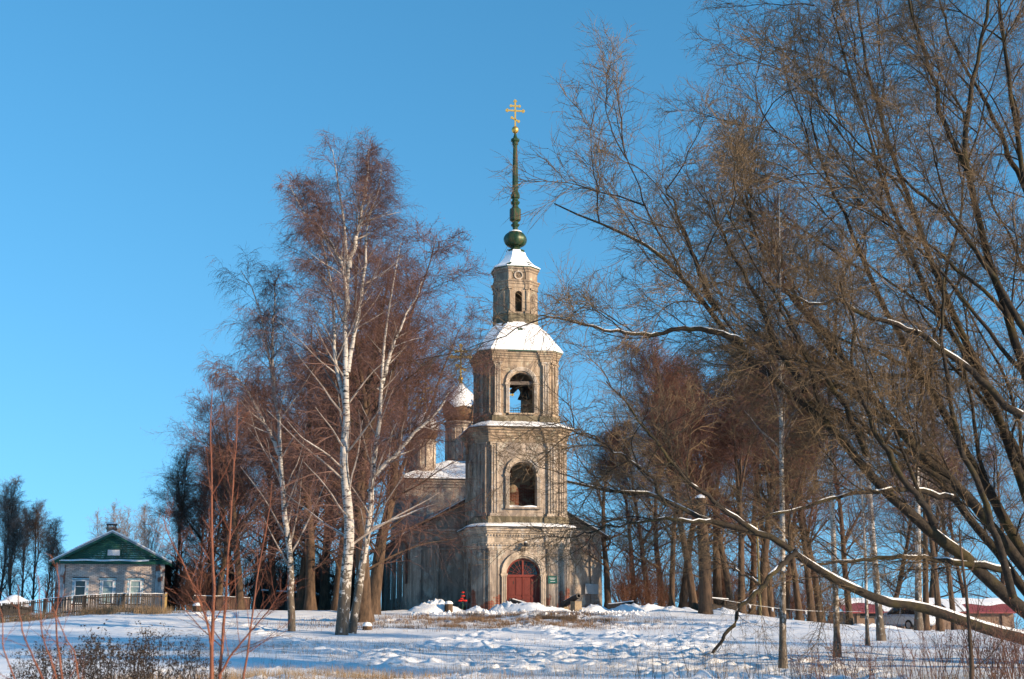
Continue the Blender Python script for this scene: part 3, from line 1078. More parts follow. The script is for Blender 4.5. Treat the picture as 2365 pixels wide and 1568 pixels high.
# flood lamp and its box over the door
mb = MB()
mb.bar((0.02, -A1 + 0.02, 3.22), (0.06, -A1 - 0.26, 3.58), 0.03, 8)
mb.box((-0.10, -A1 - 0.08, 3.42), (0.16, 0.14, 0.2))
mb.lathe([(0.03, -0.12), (0.11, -0.10), (0.13, 0.02), (0.10, 0.12), (0.03, 0.14)], 12, (0.08, -A1 - 0.34, 3.74))
lampo = mb.build('wall_lamp', M['iron'], tower)
mb = MB(); mb.lathe([(0.02, -0.06), (0.105, -0.05), (0.105, 0.0), (0.02, 0.02)], 12, (0.10, -A1 - 0.44, 3.70)); mb.build('lens', M['glass'], lampo, smooth=True)
mb = MB(); mb.lathe([(0.01, 0.10), (0.10, 0.11), (0.07, 0.17), (0.01, 0.19)], 10, (0.08, -A1 - 0.34, 3.74)); mb.build('snow', M['snow'], lampo, smooth=True)
# timbers, ladder and rail in the belfry
mb = MB(); mb.box((0, -A3 + 0.22, 13.22), (W3 + 0.3, 0.2, 0.2), 0, 0, R(-1.5)); mb.build('beam', M['wood_grey'], tower)
mb = MB(); mb.box((0.1, 0.1, 13.35), (0.22, 3.6, 0.22)); mb.build('beam', M['wood_dark'], tower)
mb = MB(); mb.box((-0.2, 0.7, 13.5), (3.6, 0.2, 0.2)); mb.build('beam', M['wood_dark'], tower)
mb = MB()
for sg in (-0.2, 0.2):
    mb.bar((-0.62 + sg, 0.5, 11.3), (-0.52 + sg, 0.9, 13.6), 0.04, 6)
for i in range(7):
    z = 11.6 + i * 0.3
    mb.bar((-0.82, 0.5 + (z - 11.3) * 0.17, z), (-0.36, 0.5 + (z - 11.3) * 0.17, z), 0.025, 5)
mb.build('ladder', M['wood_dark'], tower)
mb = MB()
for z in (11.75, 12.2, 12.35):
    mb.bar((-0.73, A3 - 0.2, z), (0.73, A3 - 0.2, z), 0.016, 5)
for i in range(10):
    x = -0.66 + i * 0.147
    mb.bar((x, A3 - 0.2, 11.4), (x, A3 - 0.2, 12.35), 0.011, 5)
mb.build('railing', M['iron'], tower)
mb = MB(); mb.lathe([(0.40, -0.1), (0.36, 0.0), (0.26, 0.2), (0.22, 0.45), (0.14, 0.56), (0.05, 0.6)], 16, (0.55, 0.1, 12.7)); mb.build('bell', M['iron'], tower, smooth=True)
# snow on the second tier's sill, sill slab
mb = MB(); mb.box((0, -A2 - 0.04, 5.84), (W2 + 0.5, 0.26, 0.1)); sl = mb.build('sill', M['plaster'], tower)
mb = MB()
rings = [[(x, -A2 - 0.14, 5.892), (x, -A2 - 0.12, 5.93 + 0.05 * math.sin(x * 4)), (x, -A2 + 0.3, 5.97 + 0.07 * abs(math.sin(x * 2.6))), (x, -A2 + 0.5, 5.91)] for x in np.linspace(-0.8, 0.8, 14)]
mb.loft(rings, 0, close=False); mb.build('snow', M['snow'], sl, smooth=True)
# lightning wire down the drum
mb = MB()
wire = [(-0.55, -0.45, 22.0), (-1.35, -0.9, 20.4), (-1.45, -0.95, 19.0), (-1.5, -1.0, 17.4), (-2.3, -1.2, 15.3)]
for p, q in zip(wire[:-1], wire[1:]): mb.bar(p, q, 0.012, 4)
mb.build('lightning_wire', M['iron'], tower)

# green notice beside the door
sgn = thing('information_sign', 'small dark green notice board with white lettering right of the red door', 'sign', (TC[0], TC[1], TC[2]), TH)
mb = MB(); mb.box((1.66, -A1 - 0.16, 1.78), (0.52, 0.03, 0.42)); mb.build('board', M['sign'], sgn)
for w_, z in ((0.40, 1.87), (0.26, 1.81), (0.28, 1.68)):        # three short pale lines, too small to read
    mb = MB(); mb.box((1.66, -A1 - 0.178, z), (w_, 0.006, 0.022)); mb.build('text_line', M['white'], sgn)

# ------------------------------------------------------------------ church behind the tower
church = thing('church', 'weathered plaster church hall with snow capped domes behind the bell tower', 'church', TC, TH)
FD, FW, FL, EZ, AZ = 3.55, 6.0, 20.0, 4.75, 8.2
RM = [M['plaster_ref'], M['inner']]
mb = MB()
v = [(-FW, FD, -0.6), (FW, FD, -0.6), (FW, FD, EZ), (0, FD, AZ - 0.1), (-FW, FD, EZ)]
w = [(x, y + FL, z) for x, y, z in v]
mb.add(v + w, [(0, 1, 2, 3, 4), (0, 4, 9, 5), (1, 6, 7, 2), (5, 9, 8, 7, 6)])
mb.build('hall_wall', RM, church)
# gable roof
for sg in (-1, 1):
    mb = MB()
    sl = (AZ - EZ) / FW
    e = FW + 0.5
    top = [(0, FD - 0.45, AZ + 0.12), (sg * e, FD - 0.45, AZ + 0.12 - sl * e), (sg * e, FD + FL, AZ + 0.12 - sl * e), (0, FD + FL, AZ + 0.12)]
    bot = [(x, y, z - 0.14) for x, y, z in top]
    mb.add(top + bot, [(0, 1, 2, 3), (4, 7, 6, 5), (0, 4, 5, 1), (1, 5, 6, 2), (2, 6, 7, 3), (0, 3, 7, 4)])
    rf = mb.build('hall_roof', M['wood_dark'], church)
    rows = []
    for i in range(9):
        t = 0.03 + 0.95 * i / 8
        row = []
        for j in range(14):
            y = FD - 0.43 + (FL + 0.3) * j / 13
            row.append((sg * e * t, y, AZ + 0.13 - sl * e * t + 0.05 + 0.04 * float(vnoise(np.array(t * 9.0), np.array(y * 0.9), 31))))
        rows.append(row)
    mb = MB()
    mb.loft(rows, 0, close=False)
    mb.loft([[(p[0], p[1], p[2] - 0.06) for p in [r[0] for r in rows]], [r[0] for r in rows]], 0, close=False)
    mb.build('snow', M['snow'], rf, smooth=True)
mb = MB()
mb.box((0, FD - 0.12, EZ + 0.2), (FW * 2 + 0.3, 0.3, 0.12)); mb.box((0, FD - 0.07, EZ + 0.05), (FW * 2 + 0.2, 0.2, 0.14)); mb.box((0, FD - 0.04, EZ - 0.5), (FW * 2 + 0.1, 0.1, 0.08)); mb.box((0, FD - 0.045, EZ - 0.95), (FW * 2 + 0.1, 0.12, 0.10))
for sg in (-1, 1):
    mb.box((sg * (FW + 0.06), FD + FL / 2, EZ + 0.0), (0.25, FL, 0.22)); mb.box((sg * (FW + 0.03), FD + FL / 2, EZ - 0.9), (0.14, FL, 0.10))
    ln = math.hypot(FW, AZ - EZ)
    mb.box((sg * FW / 2, FD - 0.1, (AZ + EZ) / 2 - 0.1), (ln, 0.2, 0.14), 0, 0, sg * math.atan2(AZ - EZ, FW))
mb.build('hall_cornice', M['plaster_ref'], church)
for x in (-5.55, -4.2, 4.0, 5.65):
    mb = MB(); mb.box((x, FD - 0.05, 1.8), (0.7 if abs(x) > 5 else 0.14, 0.12, 4.6)); mb.build('pilaster', M['plaster_ref'], church)
for y in (0.5, 1.5, 4.8, 5.8, 9.2, 10.2, 13.6, 14.6, 18.5):
    mb = MB(); mb.box((-FW - 0.05, FD + y, 1.7), (0.16, 0.42, 4.4)); mb.box((-FW - 0.13, FD + y, 1.7), (0.05, 0.2, 3.8)); mb.build('pilaster', M['plaster_ref'], church)
for y in (3.2, 7.6, 12.0):
    mb = MB(); panel(mb, -math.pi / 2, FW + 0.02, 0.8, 0.9, 3.8, 0.1, (1.0, 1.2, 3.0)); 
    o = mb.build('window_surround', [M['trim'], M['inner']], church); o.location = (0, FD + y, 0)
    mb = MB(); mb.box((0, 0, 2.3), (0.06, 1.1, 2.6)); o2 = mb.build('window_pane', M['glass'], church, loc=(-FW + 0.0, FD + y, 0))
mb = MB()
dp = [(-FW - 0.5, FD - 0.3, EZ - 0.15), (-FW - 0.1, FD - 0.16, EZ - 0.7), (-FW - 0.1, FD - 0.16, 1.7)]
for p, q in zip(dp[:-1], dp[1:]): mb.bar(p, q, 0.075, 8)
mb.build('drainpipe', M['drain'], church)
mb = MB()
dp = [(FW + 0.5, FD - 0.4, EZ - 0.05), (FW + 0.45, FD - 0.5, EZ - 0.55), (FW + 0.15, FD - 0.25, EZ - 0.8), (FW + 0.35, FD - 0.3, 1.2), (FW + 0.5, FD - 0.3, 0.2)]
for p, q in zip(dp[:-1], dp[1:]): mb.bar(p, q, 0.06, 8)
mb.build('drainpipe', M['drain'], church)
# grey plaque on the right of the front
mb = MB(); mb.box((5.35, FD - 0.15, 1.45), (0.85, 0.06, 0.62), 0, 0, R(2)); mb.build('plaque', M['grey_metal'], church)

# main cube, drums and domes
CD, CW = 25.6, 4.9
mb = MB()
mb.box((0, CD, 4.6), (CW * 2, CW * 2, 10.4))
mb.build('sanctuary_wall', M['plaster_ref'], church)
mb = MB()
for z, o in ((9.35, 0.08), (9.55, 0.16), (9.75, 0.26)): mb.box((0, CD, z), (CW * 2 + 2 * o, CW * 2 + 2 * o, 0.19))
mb.build('sanctuary_cornice', M['plaster_ref'], church)
mb = MB()
e = CW + 0.45
mb.add([(-e, CD - e, 9.86), (e, CD - e, 9.86), (e, CD + e, 9.86), (-e, CD + e, 9.86), (-1.2, CD - 1.2, 11.6), (1.2, CD - 1.2, 11.6), (1.2, CD + 1.2, 11.6), (-1.2, CD + 1.2, 11.6)],
       [(0, 1, 5, 4), (1, 2, 6, 5), (2, 3, 7, 6), (3, 0, 4, 7), (4, 5, 6, 7), (3, 2, 1, 0)])
srf = mb.build('sanctuary_roof', M['green_metal'], church)
mb = MB()
rows = []
for i in range(9):
    t = i / 8
    rows.append([(-e + 0.02 + (2 * e - 0.04) * j / 24 * (1 - 0.75 * t) + 0.75 * t * (e), CD - e + 0.02 + t * (e - 1.2), 9.93 + t * 1.74 + 0.08 * float(vnoise(np.array(j * 0.7), np.array(i * 0.8), 5))) for j in range(25)])
mb.loft([[(x, y, 9.87) for x, y, z in rows[0]]] + rows, 0, close=False)
mb.build('snow', M['snow'], srf, smooth=True)


def dome(x, y, zb, zd, rd, rdr, tip, crz):
    """Drum with cornice, onion dome, snow cap, neck and cross."""
    mb = MB()
    prof = [(rdr, zb), (rdr, zb + 0.3), (rdr * 1.06, zb + 0.36), (rdr * 1.06, zb + 0.5), (rdr, zb + 0.55), (rdr, zd - 1.1 * rd), (rdr * 1.1, zd - 1.02 * rd), (rdr * 1.1, zd - 0.94 * rd), (rdr * 1.22, zd - 0.88 * rd), (rdr * 1.22, zd - 0.8 * rd), (rdr * 0.8, zd - 0.72 * rd)]
    mb.lathe(prof, 16, (x, y, 0))
    dr = mb.build('drum', M['plaster_ref'], church)
    for k in range(8):
        a = k * math.pi / 4 + 0.2
        pm = MB(); pm.box((x + rdr * math.cos(a), y + rdr * math.sin(a), (zb + zd - 1.0 * rd) / 2 + 0.2), (0.14, 0.22 * rd, zd - 1.2 * rd - zb - 0.5), a); pm.build('pilaster', M['trim'], dr)
    mb = MB()
    dpz = [(0.76, -0.74), (0.92, -0.5), (1.0, -0.18), (0.99, 0.12), (0.90, 0.42), (0.72, 0.70), (0.48, 0.95), (0.26, 1.16), (0.12, 1.36)]
    mb.lathe([(r * rd, zd + z * rd) for r, z in dpz], 20, (x, y, 0))
    dm = mb.build('dome', M['redmetal'], church, smooth=True)
    mb = MB()
    rings = []
    for q, (r, z) in enumerate([(1.015, 0.10), (1.03, 0.16), (0.94, 0.45), (0.76, 0.73), (0.52, 0.98), (0.30, 1.19), (0.14, 1.38), (0.02, 1.42)]):
        rings.append([(x + r * rd * math.cos(t), y + r * rd * math.sin(t), zd + rd * (z + (0.16 * math.sin(3 * t + zd) + 0.1 * math.sin(7 * t) if q < 2 else 0))) for t in [2 * math.pi * i / 28 for i in range(28)]])
    mb.loft(rings, 0)
    mb.build('snow', M['snow'], dm, smooth=True)
    mb = MB()
    mb.lathe([(0.16 * rd, zd + 1.3 * rd), (0.09 * rd, zd + 1.55 * rd), (0.14 * rd, zd + 1.62 * rd), (0.14 * rd, zd + 1.72 * rd), (0.03, zd + 1.82 * rd)], 12, (x, y, 0))
    mb.build('finial', M['gold'], church, smooth=True)
    mb = MB()
    cross_mesh(mb, zd + 1.8 * rd, tip)
    o = mb.build('cross', M['gold'], church); o.location = (x, y, 0)


M['redmetal'] = noisy('rusty_dome_metal', (0.10, 0.055, 0.035), (0.17, 0.10, 0.05), 3, 0.7, 0.1)
dome(0, CD, 11.2, 15.9, 1.42, 1.12, 2.5, 0)
for sx, sy in ((-1, -1), (1, -1), (-1, 1), (1, 1)):
    dome(sx * 3.1, CD + sy * 3.1, 10.3, 13.7, 1.02, 0.8, 1.7, 0)
# ------------------------------------------------------------------ brick house behind the fence
def at_x(px, py, Y): return float(at(px, py, Y)[0])


HX0, HX1, HY = -28.95, -22.32, 92.0
HB = 2.7
HW = HX1 - HX0
house = thing('brick_house', 'small white brick cottage with green gable and snowy roof', 'house', ((HX0 + HX1) / 2, HY, HB), R(10))
M['mortar'] = mat('mortar', (0.055, 0.045, 0.04), 0.95)


def white_brick():
    m = mat('silicate_brick', (0.42, 0.37, 0.34), 0.9)
    oi = N(m, 'ShaderNodeObjectInfo')
    L(m, ramp(m, oi.outputs['Random'], [(0.0, (0.42, 0.34, 0.30)), (0.5, (0.54, 0.45, 0.40)), (1.0, (0.63, 0.55, 0.50))]), bsdf(m).inputs['Base Color'])
    return m


M['wbrick'] = white_brick()
M['peel'] = plaster_mat('peeling_white_corner', (0.48, 0.48, 0.48), (0.55, 0.55, 0.55), (0.60, 0.60, 0.60), 1.0, (-3, 10))
M['green_wood'] = noisy('green_boards', (0.008, 0.06, 0.042), (0.018, 0.10, 0.07), 3, 0.7, 0.2, (0.5, 1, 6))
M['blue_trim'] = noisy('pale_blue_paint', (0.22, 0.40, 0.48), (0.32, 0.50, 0.58), 6, 0.7, 0.1)
M['curtain'] = noisy('curtain_behind_glass', (0.18, 0.27, 0.30), (0.26, 0.36, 0.38), 1.5, 0.35, 0.0, (6, 1, 0.3))
WH = 3.2
HD = 8.0
mb = MB(); mb.box((0, HD / 2, WH / 2 - 0.2), (HW, HD, WH + 0.4)); mb.build('wall', M['mortar'], house)
wins = [(187.5, 25), (248.7, 26), (310.7, 27)]
wx = [at_x(p, 1365, HY) - (HX0 + HX1) / 2 for p, _ in wins]
ww, wz0, wz1 = 0.74, 0.62, 2.12
for sg in (-1, 1):
    mb = MB(); mb.box((sg * (HW / 2 - 0.24), -0.04, WH / 2), (0.56, 0.16, WH)); mb.build('corner_pilaster', M['peel'], house)
# bricks: individual down to where the fence hides them
bl, bh, jn = 0.25, 0.068, 0.0145
bmesh0 = None
x_lo, x_hi = -HW / 2 + 0.54, HW / 2 - 0.54
rest = MB()
cnt = 0
row = 0
z = WH - bh / 2 - 0.02
while z > 0:
    x = x_lo + (0 if row % 2 else -bl / 2 - jn / 2)
    while x < x_hi:
        a, b = max(x, x_lo), min(x + bl, x_hi)
        for c in wx:
            lo, hi = c - ww / 2 - 0.13, c + ww / 2 + 0.13
            if wz0 - 0.05 < z < wz1 + 0.14:
                if a >= lo and b <= hi: a = b
                elif a < lo < b: b = lo
                elif a < hi < b: a = hi
        if b - a > 0.04:
            if cnt < 300:
                if bmesh0 is None:
                    mm = MB(); mm.box((0, 0, 0), (bl, 0.04, bh)); o = mm.build('brick', M['wbrick'], house); bmesh0 = o.data
                else:
                    o = link(bpy.data.objects.new('brick', bmesh0), house)
                o.location = ((a + b) / 2, -0.012 + random.uniform(-0.004, 0.004), z)
                o.scale = ((b - a) / bl, 1, 1)
                cnt += 1
            else:
                rest.box(((a + b) / 2, -0.012, z), (b - a, 0.04, bh))
        x += bl + jn
    z -= bh + jn
    row += 1
o = rest.build('brick_courses', M['wbrick'], house); o['kind'] = 'stuff'
for i, c in enumerate(wx):
    fm = MB()
    for sg in (-1, 1): fm.box((c + sg * (ww / 2 - 0.04), -0.05, (wz0 + wz1) / 2), (0.08, 0.1, wz1 - wz0))
    fm.box((c, -0.05, wz1 - 0.04), (ww, 0.1, 0.08)); fm.box((c, -0.05, wz0 + 0.03), (ww, 0.12, 0.06)); fm.box((c, -0.03, wz1 - 0.42), (ww - 0.1, 0.05, 0.035))
    wo = fm.build('window', M['white'], house)
    pm = MB(); pm.box((c, -0.01, (wz0 + wz1) / 2), (ww - 0.1, 0.03, wz1 - wz0 - 0.1)); pm.build('pane', M['glass'] if i == 0 else M['curtain'], wo)
    hm = MB(); hm.box((c, -0.07, wz1 + 0.06), (ww + 0.34, 0.14, 0.09)); hm.build('head_trim', M['blue_trim'], wo)
    for sg in (-1, 1):
        for k in range(9):
            q = MB(); q.box((c + sg * (ww / 2 + 0.065), -0.035, wz0 + 0.1 + k * 0.165), (0.13, 0.06 if k % 2 else 0.045, 0.155)); q.build('trim_block', M['blue_trim'] if k % 2 else M['white'], wo)
# gable of green boards, pent roof, main roof
AP = 1.75
nb_ = 15
for k in range(nb_):
    z0 = WH + 0.12 + k * AP / nb_
    hw = (HW / 2 + 0.1) * (1 - (k + 0.5) / nb_)
    if hw < 0.1: continue
    q = MB(); q.box((0, 0.05 - 0.006 * (k % 2), z0 + AP / nb_ / 2), (hw * 2, 0.05, AP / nb_ - 0.008)); q.build('gable_board', M['green_wood'], house)
q = MB()
for x, z, w, h in ((0.12, WH + 0.88, 0.92, 0.07), (0.12, WH + 0.42, 0.92, 0.07)): q.box((x, -0.01, z), (w, 0.08, h))
for sg in (-1, 1): q.box((0.12 + sg * 0.43, -0.01, WH + 0.65), (0.07, 0.08, 0.4))
aw = q.build('attic_window', M['green_wood'], house)
q = MB(); q.box((0.12, -0.005, WH + 0.65), (0.76, 0.05, 0.36)); q.build('pane', M['white'], aw)
q = MB(); q.box((0, -0.12, WH + 0.07), (HW + 0.5, 0.4, 0.07), 0, 0, 0, R(-14)); q.box((0, -0.28, WH - 0.01), (HW + 0.5, 0.05, 0.16)); pr_ = q.build('pent_roof', M['green_wood'], house)
q = MB()
rows = [[(x, y, WH + 0.12 + dz + 0.02 * math.sin(3 * x)) for x in np.linspace(-HW / 2 - 0.1, HW / 2 - 0.95, 20)] for y, dz in ((-0.33, -0.02), (-0.32, 0.05), (-0.12, 0.1), (0.03, 0.06))]
q.loft(rows, 0, close=False); q.build('snow', M['snow'], pr_, smooth=True)
ev = HW / 2 + 0.45
sl = AP / (HW / 2 + 0.1)
for sg in (-1, 1):
    q = MB()
    top = [(0, -0.35, WH + AP + 0.25), (sg * ev, -0.35, WH + AP + 0.25 - sl * ev), (sg * ev, HD + 0.3, WH + AP + 0.25 - sl * ev), (0, HD + 0.3, WH + AP + 0.25)]
    bot = [(x, y, z - 0.10) for x, y, z in top]
    q.add(top + bot, [(0, 1, 2, 3), (4, 7, 6, 5), (0, 4, 5, 1), (1, 5, 6, 2), (2, 6, 7, 3), (0, 3, 7, 4)])
    rf = q.build('roof', M['grey_metal'], house)
    q = MB()
    ln = math.hypot(ev, sl * ev)
    q.box((sg * ev / 2, -0.3, WH + AP + 0.08 - sl * ev / 2), (ln, 0.06, 0.16), 0, 0, sg * math.atan(sl)); q.build('barge_board', M['green_wood'], rf)
    q = MB(); q.box((sg * (ev - 0.03), HD / 2, WH + AP + 0.08 - sl * ev), (0.06, HD, 0.2)); q.box((sg * (ev - 0.28), HD / 2, WH - 0.02), (0.5, HD, 0.05)); q.build('fascia', M['green_wood'], rf)
    q = MB()
    rows = []
    for i in range(8):
        t = i / 7
        rows.append([(sg * ev * t * 1.005, -0.34 + (HD + 0.6) * j / 10, WH + AP + 0.26 - sl * ev * t + 0.07 + 0.03 * math.sin(5 * t + j)) for j in range(11)])
    q.loft([[(p[0], p[1], p[2] - 0.08) for p in [r[0] for r in rows]], [r[0] for r in rows]], 0, close=False)
    q.loft(rows, 0, close=False); q.build('snow', M['snow'], rf, smooth=True)
q = MB(); q.box((-0.35, 2.6, WH + AP + 0.2), (0.55, 0.55, 0.9)); q.box((-0.35, 2.6, WH + AP + 0.6), (0.68, 0.68, 0.12)); ch = q.build('chimney', M['redbrick'], house)
q = MB(); q.box((-0.35, 2.6, WH + AP + 0.86), (0.66, 0.66, 0.06)); 
for sx in (-0.25, 0.25):
    q.box((-0.35 + sx, 2.6, WH + AP + 0.75), (0.04, 0.5, 0.2))
q.build('cowl', M['iron'], ch)
q = MB(); q.lathe([(0.46, 0), (0.42, 0.09), (0.2, 0.13), (0.02, 0.14)], 4, (-0.35, 2.6, WH + AP + 0.89), rot=R(45)); q.build('snow', M['snow'], ch, smooth=True)


M['fence_wood'] = noisy('old_fence_wood', (0.045, 0.038, 0.033), (0.11, 0.09, 0.075), 5, 0.9, 0.3, (8, 8, 0.8))
# ------------------------------------------------------------------ picket fence
def fence(name, label, p0, p1, h, pitch, pw, pm, post_m, group=None, slack=0.03, seed=1, snow=True, brace=()):
    rf = random.Random(seed)
    p0, p1 = Vector(p0), Vector(p1)
    f = thing(name, label, 'fence', (p0.x, p0.y, 0), 0, group)
    d = p1 - p0
    ln = d.length
    a = math.atan2(d.y, d.x)
    n = int(ln / pitch)

    def P(t):
        x, y = p0.x + d.x * t, p0.y + d.y * t
        return x - p0.x, y - p0.y, H(x, y)
    pk = MB(); pk.box((0, 0, h / 2), (pw, 0.022, h)); 
    first = pk.build('picket', pm, f)
    for i in range(n):
        o = first if i == 0 else mesh_copy(first, f)
        x, y, z = P((i + 0.5) / n)
        o.location = (x, y, z - 0.08 + rf.uniform(-slack, slack))
        o.rotation_euler = (rf.gauss(0, 0.01), rf.gauss(0, 0.025), a)
    nseg = max(1, int(round(ln / 2.2)))
    for k in range(nseg + 1):
        x, y, z = P(k / nseg)
        q = MB(); q.box((0, 0.08, h * 0.5), (0.13, 0.13, h * 1.04)); o = q.build('post', post_m, f); o.location = (x, y, z - 0.1); o.rotation_euler = (0, 0, a)
    for k in range(nseg):
        x0, y0, z0 = P(k / nseg); x1, y1, z1 = P((k + 1) / nseg)
        for fr_ in (0.25, 0.86):
            q = MB(); q.bar((x0, y0 + 0.04, z0 + h * fr_ - 0.08), (x1, y1 + 0.04, z1 + h * fr_ - 0.08), 0.04, 4); q.build('rail', post_m, f)
        if k in brace:
            q = MB(); q.bar((x0, y0 - 0.05, z0 + h * 0.85), (x1, y1 - 0.05, z1 + h * 0.3), 0.025, 4); q.build('brace', M['wood_dark'], f)
        if snow:
            q = MB()
            rows = []
            for i in range(17):
                t = (k + i / 16) / nseg
                x, y, z = P(t)
                b = 0.012 + 0.022 * abs(math.sin(t * 61)) * rf.uniform(0.4, 1)
                rows.append([(x, y - 0.025, z + h - 0.09), (x, y - 0.02, z + h - 0.08 + b), (x, y + 0.02, z + h - 0.08 + b), (x, y + 0.03, z + h - 0.09)])
            q.loft(rows, 0, close=True); q.build('snow', M['snow'], f, smooth=True)
    return f


fence('picket_fence', 'weathered grey picket fence with snowy top in front of the brick house', (-29.5, 77.6, 0), (-19.35, 80.2, 0), 1.12, 0.082, 0.05, M['fence_wood'], M['wood_dark'], brace=(1, 3))
fence('fence_return', 'short yellow new wood fence turning back at the end of the picket fence', (-19.25, 80.2, 0), (-19.72, 82.6, 0), 1.12, 0.15, 0.13, M['wood_yellow'], M['wood_grey'], seed=3, snow=True)
fence('fence', 'low dark brown board fence running right from the cottage corner', (-18.6, 84.6, 0), (-15.6, 86.0, 0), 0.95, 0.125, 0.115, M['drain'], M['wood_dark'], seed=4)
# timber stack under snow left of the house, behind the fence
wp = thing('woodpile', 'snow covered timber stack behind the fence left of the cottage', 'woodpile', (-29.4, 84, H(-29.4, 84)))
for k in range(7):
    q = MB(); q.bar((-1.6, 0.3 * (k % 3), 0.2 + 0.17 * (k // 2)), (1.3, 0.3 * (k % 3), 0.2 + 0.17 * (k // 2)), 0.1, 8); q.build('log', M['wood_dark'], wp)
q = MB()
rows = [[(x, y, 0.86 + 0.5 * math.exp(-((x - 0.4) / 0.7) ** 2) * (1 - abs(y - 0.3)) - 0.12 * abs(y - 0.3)) for x in np.linspace(-1.7, 1.4, 14)] for y in np.linspace(-0.25, 0.9, 6)]
q.loft(rows, 0, close=False); q.loft([[(x, y, z - 0.25) for x, y, z in rows[0]], rows[0]], 0, close=False); q.build('snow', M['snow'], wp, smooth=True)

# ------------------------------------------------------------------ dark shed among the left trees
sx0, sx1 = at_x(600, 1410, 98), at_x(722, 1410, 98)
sh = thing('shed', 'low dark board shed with snowy roof among the left trees', 'shed', ((sx0 + sx1) / 2, 98, H((sx0 + sx1) / 2, 98) - 0.1), R(3))
sw = sx1 - sx0
q = MB(); q.box((0, 1.2, 0.7), (sw - 0.06, 2.4, 1.5)); q.build('wall', M['wood_dark'], sh)
nb_ = 22
for k in range(nb_):
    q = MB(); q.box((-sw / 2 + (k + 0.5) * sw / nb_, -0.02 - 0.01 * (k % 2), 0.72), (sw / nb_ - 0.012, 0.03, 1.42)); q.build('board', M['wood_dark'], sh)
q = MB(); q.box((0.3, -0.05, 0.62), (0.8, 0.04, 1.2)); q.build('door', M['wood_grey'], sh)
q = MB(); q.box((0, 1.1, 1.53), (sw + 0.4, 3.0, 0.08), 0, 0, R(3.4)); rf = q.build('roof', M['iron'], sh)
q = MB(); q.box((0, 1.1, 1.62), (sw + 0.38, 2.96, 0.09), 0, 0, R(3.4)); q.build('snow', M['snow'], rf)

# ------------------------------------------------------------------ long red-roofed sheds on the right
M['barn_wall'] = noisy('brown_block_wall', (0.17, 0.115, 0.085), (0.26, 0.185, 0.14), 2.0, 0.9, 0.2)
M['red_roof'] = noisy('red_roof_metal', (0.22, 0.045, 0.05), (0.30, 0.075, 0.075), 2.0, 0.5, 0.1)
bx0, bx1 = at_x(1955, 1440, 118), at_x(2345, 1440, 118)
BYd = 118.0
bz = H((bx0 + bx1) / 2, BYd) - 0.05
barn = thing('long_shed', 'long low brown shed with red metal roof under patchy snow', 'shed', ((bx0 + bx1) / 2, BYd, bz), R(2))
bw = bx1 - bx0
q = MB(); q.box((0, 3, 0.75), (bw, 6, 1.9)); q.build('wall', M['barn_wall'], barn)
for k in range(5):
    q = MB(); q.box((-bw / 2 + 0.9 + k * (bw - 1.8) / 4, -0.06, 0.8), (0.25, 0.14, 1.7)); q.build('pier', M['barn_wall'], barn)
q = MB(); q.box((-bw / 2 + 2.2, -0.03, 1.35), (2.9, 0.1, 0.32)); q.build('opening', M['iron'], barn)
q = MB()
for a_, b_ in ((-bw / 2 - 0.3, bw / 2 + 0.3),):
    t0_ = [(a_, -0.5, 1.62), (b_, -0.5, 1.62), (b_, 3, 2.75), (a_, 3, 2.75)]
    q.add(t0_ + [(x, y, z - 0.08) for x, y, z in t0_], [(0, 1, 2, 3), (4, 7, 6, 5), (0, 4, 5, 1), (1, 5, 6, 2), (3, 7, 4, 0)])
rf = q.build('roof', M['red_roof'], barn)
for lo, hi, f0 in ((-bw / 2, -bw / 2 + 3.2, 0.62), (-bw / 2 + 3.0, bw / 2 - 7.6, 0.12), (bw / 2 - 7.8, bw / 2 - 5.2, 0.5), (bw / 2 - 5.4, bw / 2 - 3.8, 0.1), (bw / 2 - 4.0, bw / 2 + 0.2, 0.55)):
    q = MB()
    rows = []
    for i in range(5):
        row = []
        for x in np.linspace(lo, hi, 12):
            f = f0 + 0.08 * math.sin(x * 2.1) + (1 - f0) * i / 4
            f = min(1, max(0.02, f))
            row.append((x, -0.5 + 3.5 * f, 1.62 + 1.13 * f + (0.1 if i else 0.02)))
        rows.append(row)
    q.loft(rows, 0, close=False); q.build('snow', M['snow'], rf, smooth=True)

# ------------------------------------------------------------------ parked car
M['car_paint'] = mat('silver_paint', (0.55, 0.57, 0.60), 0.28, 0.35, 0.6)
M['tyre'] = mat('tyre_rubber', (0.02, 0.02, 0.02), 0.8)
M['lens_glass'] = mat('headlight_glass', (0.55, 0.57, 0.58), 0.1, 0.3, 0.8)
cp = gpos(2090, 100, 1455)
car = thing('parked_car', 'silver car with dark windscreen parked facing left behind a birch trunk', 'car', (cp[0], cp[1], cp[2] + 0.0), R(-62))
# body sections along x (front = -x), y half widths, z: each ring goes round the hull
secs = [(-2.15, 0.70, 0.42, 0.72), (-2.05, 0.82, 0.30, 0.86), (-1.7, 0.88, 0.26, 0.98), (-0.95, 0.91, 0.25, 1.06), (-0.4, 0.91, 0.25, 1.10), (0.9, 0.91, 0.25, 1.10), (1.75, 0.90, 0.28, 1.06), (2.1, 0.84, 0.34, 0.98), (2.2, 0.74, 0.45, 0.85)]
rings = []
for x, hw, zb, zt in secs:
    rings.append([(x, hw * c, z) for c, z in ((-0.85, zb), (-1.0, zb + 0.14), (-1.0, zt - 0.18), (-0.93, zt - 0.04), (-0.72, zt), (0.72, zt), (0.93, zt - 0.04), (1.0, zt - 0.18), (1.0, zb + 0.14), (0.85, zb))])
q = MB(); q.loft(rings, 0, cap0=True, cap1=True); body = q.build('body', M['car_paint'], car, smooth=False)
